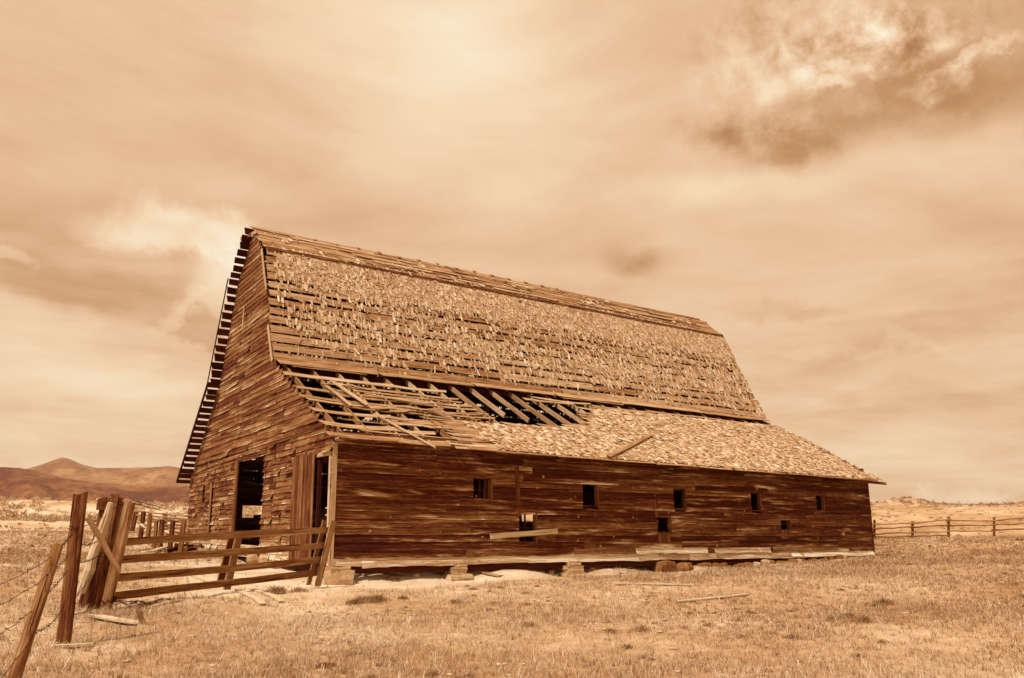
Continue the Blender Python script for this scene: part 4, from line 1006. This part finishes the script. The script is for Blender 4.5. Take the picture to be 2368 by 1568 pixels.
# bleached chips, dung and pebbles
def chips():
    mb = MB()
    for _ in range(200):
        R_ = U(7, 42); a = math.radians(U(-34, 35)); x = CAM[0]+R_*(RH[0]*math.sin(a)+FH[0]*math.cos(a)); y = CAM[1]+R_*(RH[1]*math.sin(a)+FH[1]*math.cos(a))
        if -.2 < x < 26.3 and y > -.1: continue
        s = U(.02, .08); rock_mesh(mb, (x, y, gz(x, y)+.015), (s*U(1, 2.2), s, s*.35), .4, U(0, 3))
    for (px, py, k, sp) in ((877, 1420, 26, .35), (770, 1453, 12, .22), (770, 1481, 16, .3), (760, 1423, 8, .2), (820, 1423, 6, .15), (1260, 1392, 8, .25), (1500, 1385, 8, .3), (2230, 1380, 10, .5), (2290, 1350, 10, .6), (1350, 1452, 4, .1), (1180, 1545, 4, .15)):
        q = G(px, py)
        for _ in range(k):
            x = q[0]+random.gauss(0, sp); y = q[1]+random.gauss(0, sp*.7); s = U(.015, .06); rock_mesh(mb, (x, y, gz(x, y)+.03), (s*U(1, 1.7), s, s*.6), .1, U(0, 3))
    tag(mb.build('pale_chips', M_CHIP), 'bleached chips and pale stones strewn through the grass', 'stones', kind='stuff')
chips()
for (px, py, s, lab) in ((752, 1546, .17, 'dark lump of dried dung in the grass at the bottom, left of the middle'),):
    if s:
        q = G(px, py); m = MB(); rock_mesh(m, (0, 0, 0), (s*1.5, s, s*.45), .3, .3); o = m.build('dung_lump', M_DUNG); o.location = (q[0], q[1], q[2]+.03); tag(o, lab, 'dung')

# ------------------------------------------------------------------ air
bm_ = MB(); zl, zh = -8., 1250.; R0 = 13500
bm_.add([(x_, y_, z_) for z_ in (zl, zh) for (x_, y_) in ((-R0, -R0), (R0, -R0), (R0, R0), (-R0, R0))], [(3, 2, 1, 0), (4, 5, 6, 7), (0, 1, 5, 4), (1, 2, 6, 5), (2, 3, 7, 6), (3, 0, 4, 7)])
hm = bpy.data.materials.new('haze_air'); hm.use_nodes = True; hn = hm.node_tree; hn.nodes.clear(); ho = hn.nodes.new('ShaderNodeOutputMaterial'); hv = hn.nodes.new('ShaderNodeVolumePrincipled')
hv.inputs['Density'].default_value = 3.4e-5; hv.inputs['Color'].default_value = (.96, .83, .64, 1); hn.links.new(hv.outputs[0], ho.inputs['Volume'])
tag(bm_.build('haze', hm), kind='stuff')

# ------------------------------------------------------------------ sky and sun
SUN = nrm([-.52, -.155, .84])
el = math.asin(SUN[2]); az = math.atan2(SUN[0], SUN[1])
ld = bpy.data.lights.new('sun', 'SUN'); ld.energy = 4.9; ld.angle = math.radians(.6); ld.color = (1, .94, .86)
lo = bpy.data.objects.new('sun', ld); COL.objects.link(lo); lo.rotation_euler = Vector(-SUN).to_track_quat('-Z', 'Y').to_euler(); lo.location = (-20, -10, 40)
w = bpy.data.worlds.new('World'); scene.world = w; w.use_nodes = True; nt = w.node_tree; nt.nodes.clear()
tc = nd(nt, 'ShaderNodeTexCoord'); out = nd(nt, 'ShaderNodeOutputWorld'); bg = nd(nt, 'ShaderNodeBackground'); nt.links.new(bg.outputs[0], out.inputs[0])
sky = nd(nt, 'ShaderNodeTexSky', sky_type='NISHITA'); sky.sun_disc = False; sky.sun_elevation = el; sky.sun_rotation = az
bw = nd(nt, 'ShaderNodeRGBToBW'); nt.links.new(sky.outputs[0], bw.inputs[0])
skyl = math_(nt, 'MULTIPLY', bw.outputs[0], .10)
vec = tc.outputs['Generated']
sx = nd(nt, 'ShaderNodeSeparateXYZ'); nt.links.new(vec, sx.inputs[0])
zz = math_(nt, 'MAXIMUM', math_(nt, 'ADD', sx.outputs[2], .10), .03)
cx = nd(nt, 'ShaderNodeCombineXYZ'); nt.links.new(math_(nt, 'DIVIDE', sx.outputs[0], zz), cx.inputs[0]); nt.links.new(math_(nt, 'DIVIDE', sx.outputs[1], zz), cx.inputs[1])
pl = cx.outputs[0]
rot = nd(nt, 'ShaderNodeMapping'); rot.inputs['Rotation'].default_value = (0, 0, math.radians(-20)); rot.inputs['Scale'].default_value = (.28, 1.0, 1); nt.links.new(pl, rot.inputs[0])
c1 = noise(nt, rot.outputs[0], .9, 6, .55, None, .8)
c2 = noise(nt, pl, 1.5, 10, .6, None, .6)
def wobble(v_, scale, amp, detail):
    n = nd(nt, 'ShaderNodeTexNoise'); n.inputs['Scale'].default_value = scale; n.inputs['Detail'].default_value = detail; n.inputs['Roughness'].default_value = .62
    nt.links.new(vec, n.inputs['Vector'])
    q = nd(nt, 'ShaderNodeVectorMath', operation='SUBTRACT'); nt.links.new(n.outputs['Color'], q.inputs[0]); q.inputs[1].default_value = (.5, .5, .5)
    r2 = nd(nt, 'ShaderNodeVectorMath', operation='SCALE'); nt.links.new(q.outputs[0], r2.inputs[0]); r2.inputs['Scale'].default_value = amp
    a2 = nd(nt, 'ShaderNodeVectorMath', operation='ADD'); nt.links.new(v_, a2.inputs[0]); nt.links.new(r2.outputs[0], a2.inputs[1]); return a2.outputs[0]
vs_ = wobble(vec, 5, .10, 3)            # broad soft outlines
vr_ = wobble(vec, 9, .13, 9)            # ragged outlines
c4 = noise(nt, vec, 20.0, 7, .62, None, .15)
c5 = noise(nt, vec, 1.0, 7, .6, (5, 5, 26), .8)
low = nd(nt, 'ShaderNodeMapRange'); low.inputs['From Min'].default_value = .38; low.inputs['From Max'].default_value = .02; nt.links.new(sx.outputs[2], low.inputs['Value'])
val = math_(nt, 'MULTIPLY_ADD', math_(nt, 'SUBTRACT', c1, .5), .50, .58)
val = math_(nt, 'MULTIPLY_ADD', math_(nt, 'SUBTRACT', c2, .5), .30, val)
rm = nd(nt, 'ShaderNodeMapping'); rm.inputs['Rotation'].default_value = (.35, .25, .2); rm.inputs['Scale'].default_value = (2.2, 2.2, 9); nt.links.new(vec, rm.inputs[0])
c6 = noise(nt, rm.outputs[0], 1.0, 9, .62, None, .5)
val = math_(nt, 'MULTIPLY_ADD', math_(nt, 'SUBTRACT', c6, .5), .56, val)
val = math_(nt, 'MULTIPLY_ADD', math_(nt, 'SUBTRACT', c5, .5), math_(nt, 'MULTIPLY', low.outputs[0], .95), val)
def blob(px, py, rx, ry, ang, amp, soft=.0, rag=True, fine=0.):
    """one bank of cloud (or gap in it): a direction, two angular sizes, a tilt and how soft its edge is"""
    global val
    d = nrm(ray(px, py)); a = math.radians(ang); ex = nrm(CR-d*(CR @ d)); ey = nrm(np.cross(ex, d)*-1); ey = ey if ey @ CU > 0 else -ey
    ux = ex*math.cos(a)+ey*math.sin(a); uy = -ex*math.sin(a)+ey*math.cos(a); k = 1/FPX
    def dot(v3):
        n = nd(nt, 'ShaderNodeVectorMath', operation='DOT_PRODUCT'); nt.links.new(vr_ if rag else vs_, n.inputs[0]); n.inputs[1].default_value = v3; return n.outputs['Value']
    dz_ = math_(nt, 'MAXIMUM', dot(d), .05)
    u = math_(nt, 'DIVIDE', dot(ux/(rx*k)), dz_); v_ = math_(nt, 'DIVIDE', dot(uy/(ry*k)), dz_)
    g = math_(nt, 'SQRT', math_(nt, 'ADD', math_(nt, 'MULTIPLY', u, u), math_(nt, 'MULTIPLY', v_, v_)))
    mr = nd(nt, 'ShaderNodeMapRange', interpolation_type='SMOOTHSTEP'); mr.inputs['From Min'].default_value = 1.0; mr.inputs['From Max'].default_value = soft
    nt.links.new(g, mr.inputs['Value']); m_ = mr.outputs[0]
    if fine: m_ = math_(nt, 'MULTIPLY', m_, math_(nt, 'MULTIPLY_ADD', math_(nt, 'SUBTRACT', c4, .5), fine, amp)); val = math_(nt, 'ADD', val, m_)
    else: val = math_(nt, 'MULTIPLY_ADD', m_, amp, val)
# broad pale veil high in the middle, duller towards the sides
blob(1030, 150, 620, 420, -20, .17, 0, False)
blob(1070, 110, 300, 190, -30, .11, 0, False)
blob(900, 330, 380, 120, 10, .05, 0, False)
blob(620, 380, 300, 90, -10, -.09, 0, False)
blob(-100, 380, 560, 330, 0, -.08, 0, False)
blob(60, 520, 380, 110, -12, -.10, .1, False)
blob(2450, 650, 620, 420, 0, -.07, 0, False)
blob(2350, 20, 420, 160, 10, -.12, 0, False)
# gap at the upper right, dappled clouds in and above it
blob(2060, 240, 560, 125, 14, -.28, .25, False)
blob(1680, 330, 230, 80, -8, -.09, .1, False)
blob(1880, 70, 300, 110, 4, -.02, .3, True, .8)
blob(1950, 170, 560, 210, 8, .0, .3, True, .6)
blob(1700, 340, 260, 80, 0, .0, .2, True, .8)
blob(1720, 190, 150, 75, -8, .12, .1, True, .5)
blob(1820, 225, 95, 42, 10, .13, .3, True, .6)
blob(2020, 165, 270, 26, 17, .14, .2, True, .4)
blob(1885, 178, 70, 18, 10, .20, .3, True, .8)
blob(2260, 140, 110, 18, 25, .22, .3, True, .8)
blob(2080, 60, 200, 40, 12, .10, .3, True, 1.2)
blob(2170, 105, 110, 26, 30, .12, .2, True, .5)
blob(2170, 188, 110, 28, 22, .19, .3, True, .8)
blob(1930, 214, 55, 20, -5, .26, .3, True, .5)
blob(1990, 130, 330, 60, 12, .0, .3, True, .8)
blob(1950, 400, 620, 70, 11, .09, .1, False)
blob(1560, 455, 260, 60, 4, .12, .1, False)
# left: dark band, the bright cumulus above and to its right
blob(200, 655, 380, 75, -9, -.24, .2, False)
blob(520, 790, 230, 40, -20, -.17, .4, True)
blob(20, 600, 90, 26, -12, .16, .3, True)
blob(400, 540, 210, 80, -10, .33, .3, True, .5)
blob(540, 600, 90, 70, -20, .20, .3, True)
blob(500, 675, 95, 95, 0, .36, .1, False)
blob(560, 640, 50, 60, 0, .22, 0, False)
blob(400, 730, 120, 26, 20, .14, .2, True)
blob(150, 800, 420, 110, -22, .15, .35, False)
blob(150, 960, 420, 60, 0, -.06, .0, False)
# smudges and streaks on the right
blob(1490, 600, 150, 42, -10, -.22, .0, False, .5)
blob(1800, 715, 190, 32, -4, -.12, .2, True)
blob(1300, 640, 300, 40, -4, -.05, .0, False)
blob(1620, 800, 330, 40, -5, .06, 0, False)
blob(2050, 800, 380, 22, 6, .08, .2, True)
blob(2000, 900, 380, 30, -5, -.06, 0, False)
blob(2000, 1045, 360, 70, 6, .10, .2, False)
blob(2150, 1160, 60, 20, -4, .20, .0, True)
blob(2280, 1150, 130, 16, 8, .10, .0, True)
r_ = nd(nt, 'ShaderNodeValToRGB'); e = r_.color_ramp.elements
SK = [(0, (.36, .15, .06)), (.25, (.55, .28, .13)), (.5, (.79, .505, .30)), (.72, (.925, .69, .46)), (1, (1.0, .90, .70))]
while len(e) < len(SK): e.new(.5)
for k, (p, c) in enumerate(SK): e[k].position = p; e[k].color = (*c, 1)
val = math_(nt, 'MULTIPLY_ADD', math_(nt, 'SUBTRACT', skyl, .35), .05, val)
nt.links.new(val, r_.inputs[0]); nt.links.new(r_.outputs[0], bg.inputs[0]); bg.inputs[1].default_value = 1.0
vs = scene.view_settings; vs.view_transform = 'Standard'; vs.look = 'None'; vs.exposure = 0; vs.gamma = 1; vs.use_curve_mapping = False
scene.render.engine = 'CYCLES'; scene.cycles.max_bounces = 6; scene.cycles.diffuse_bounces = 3
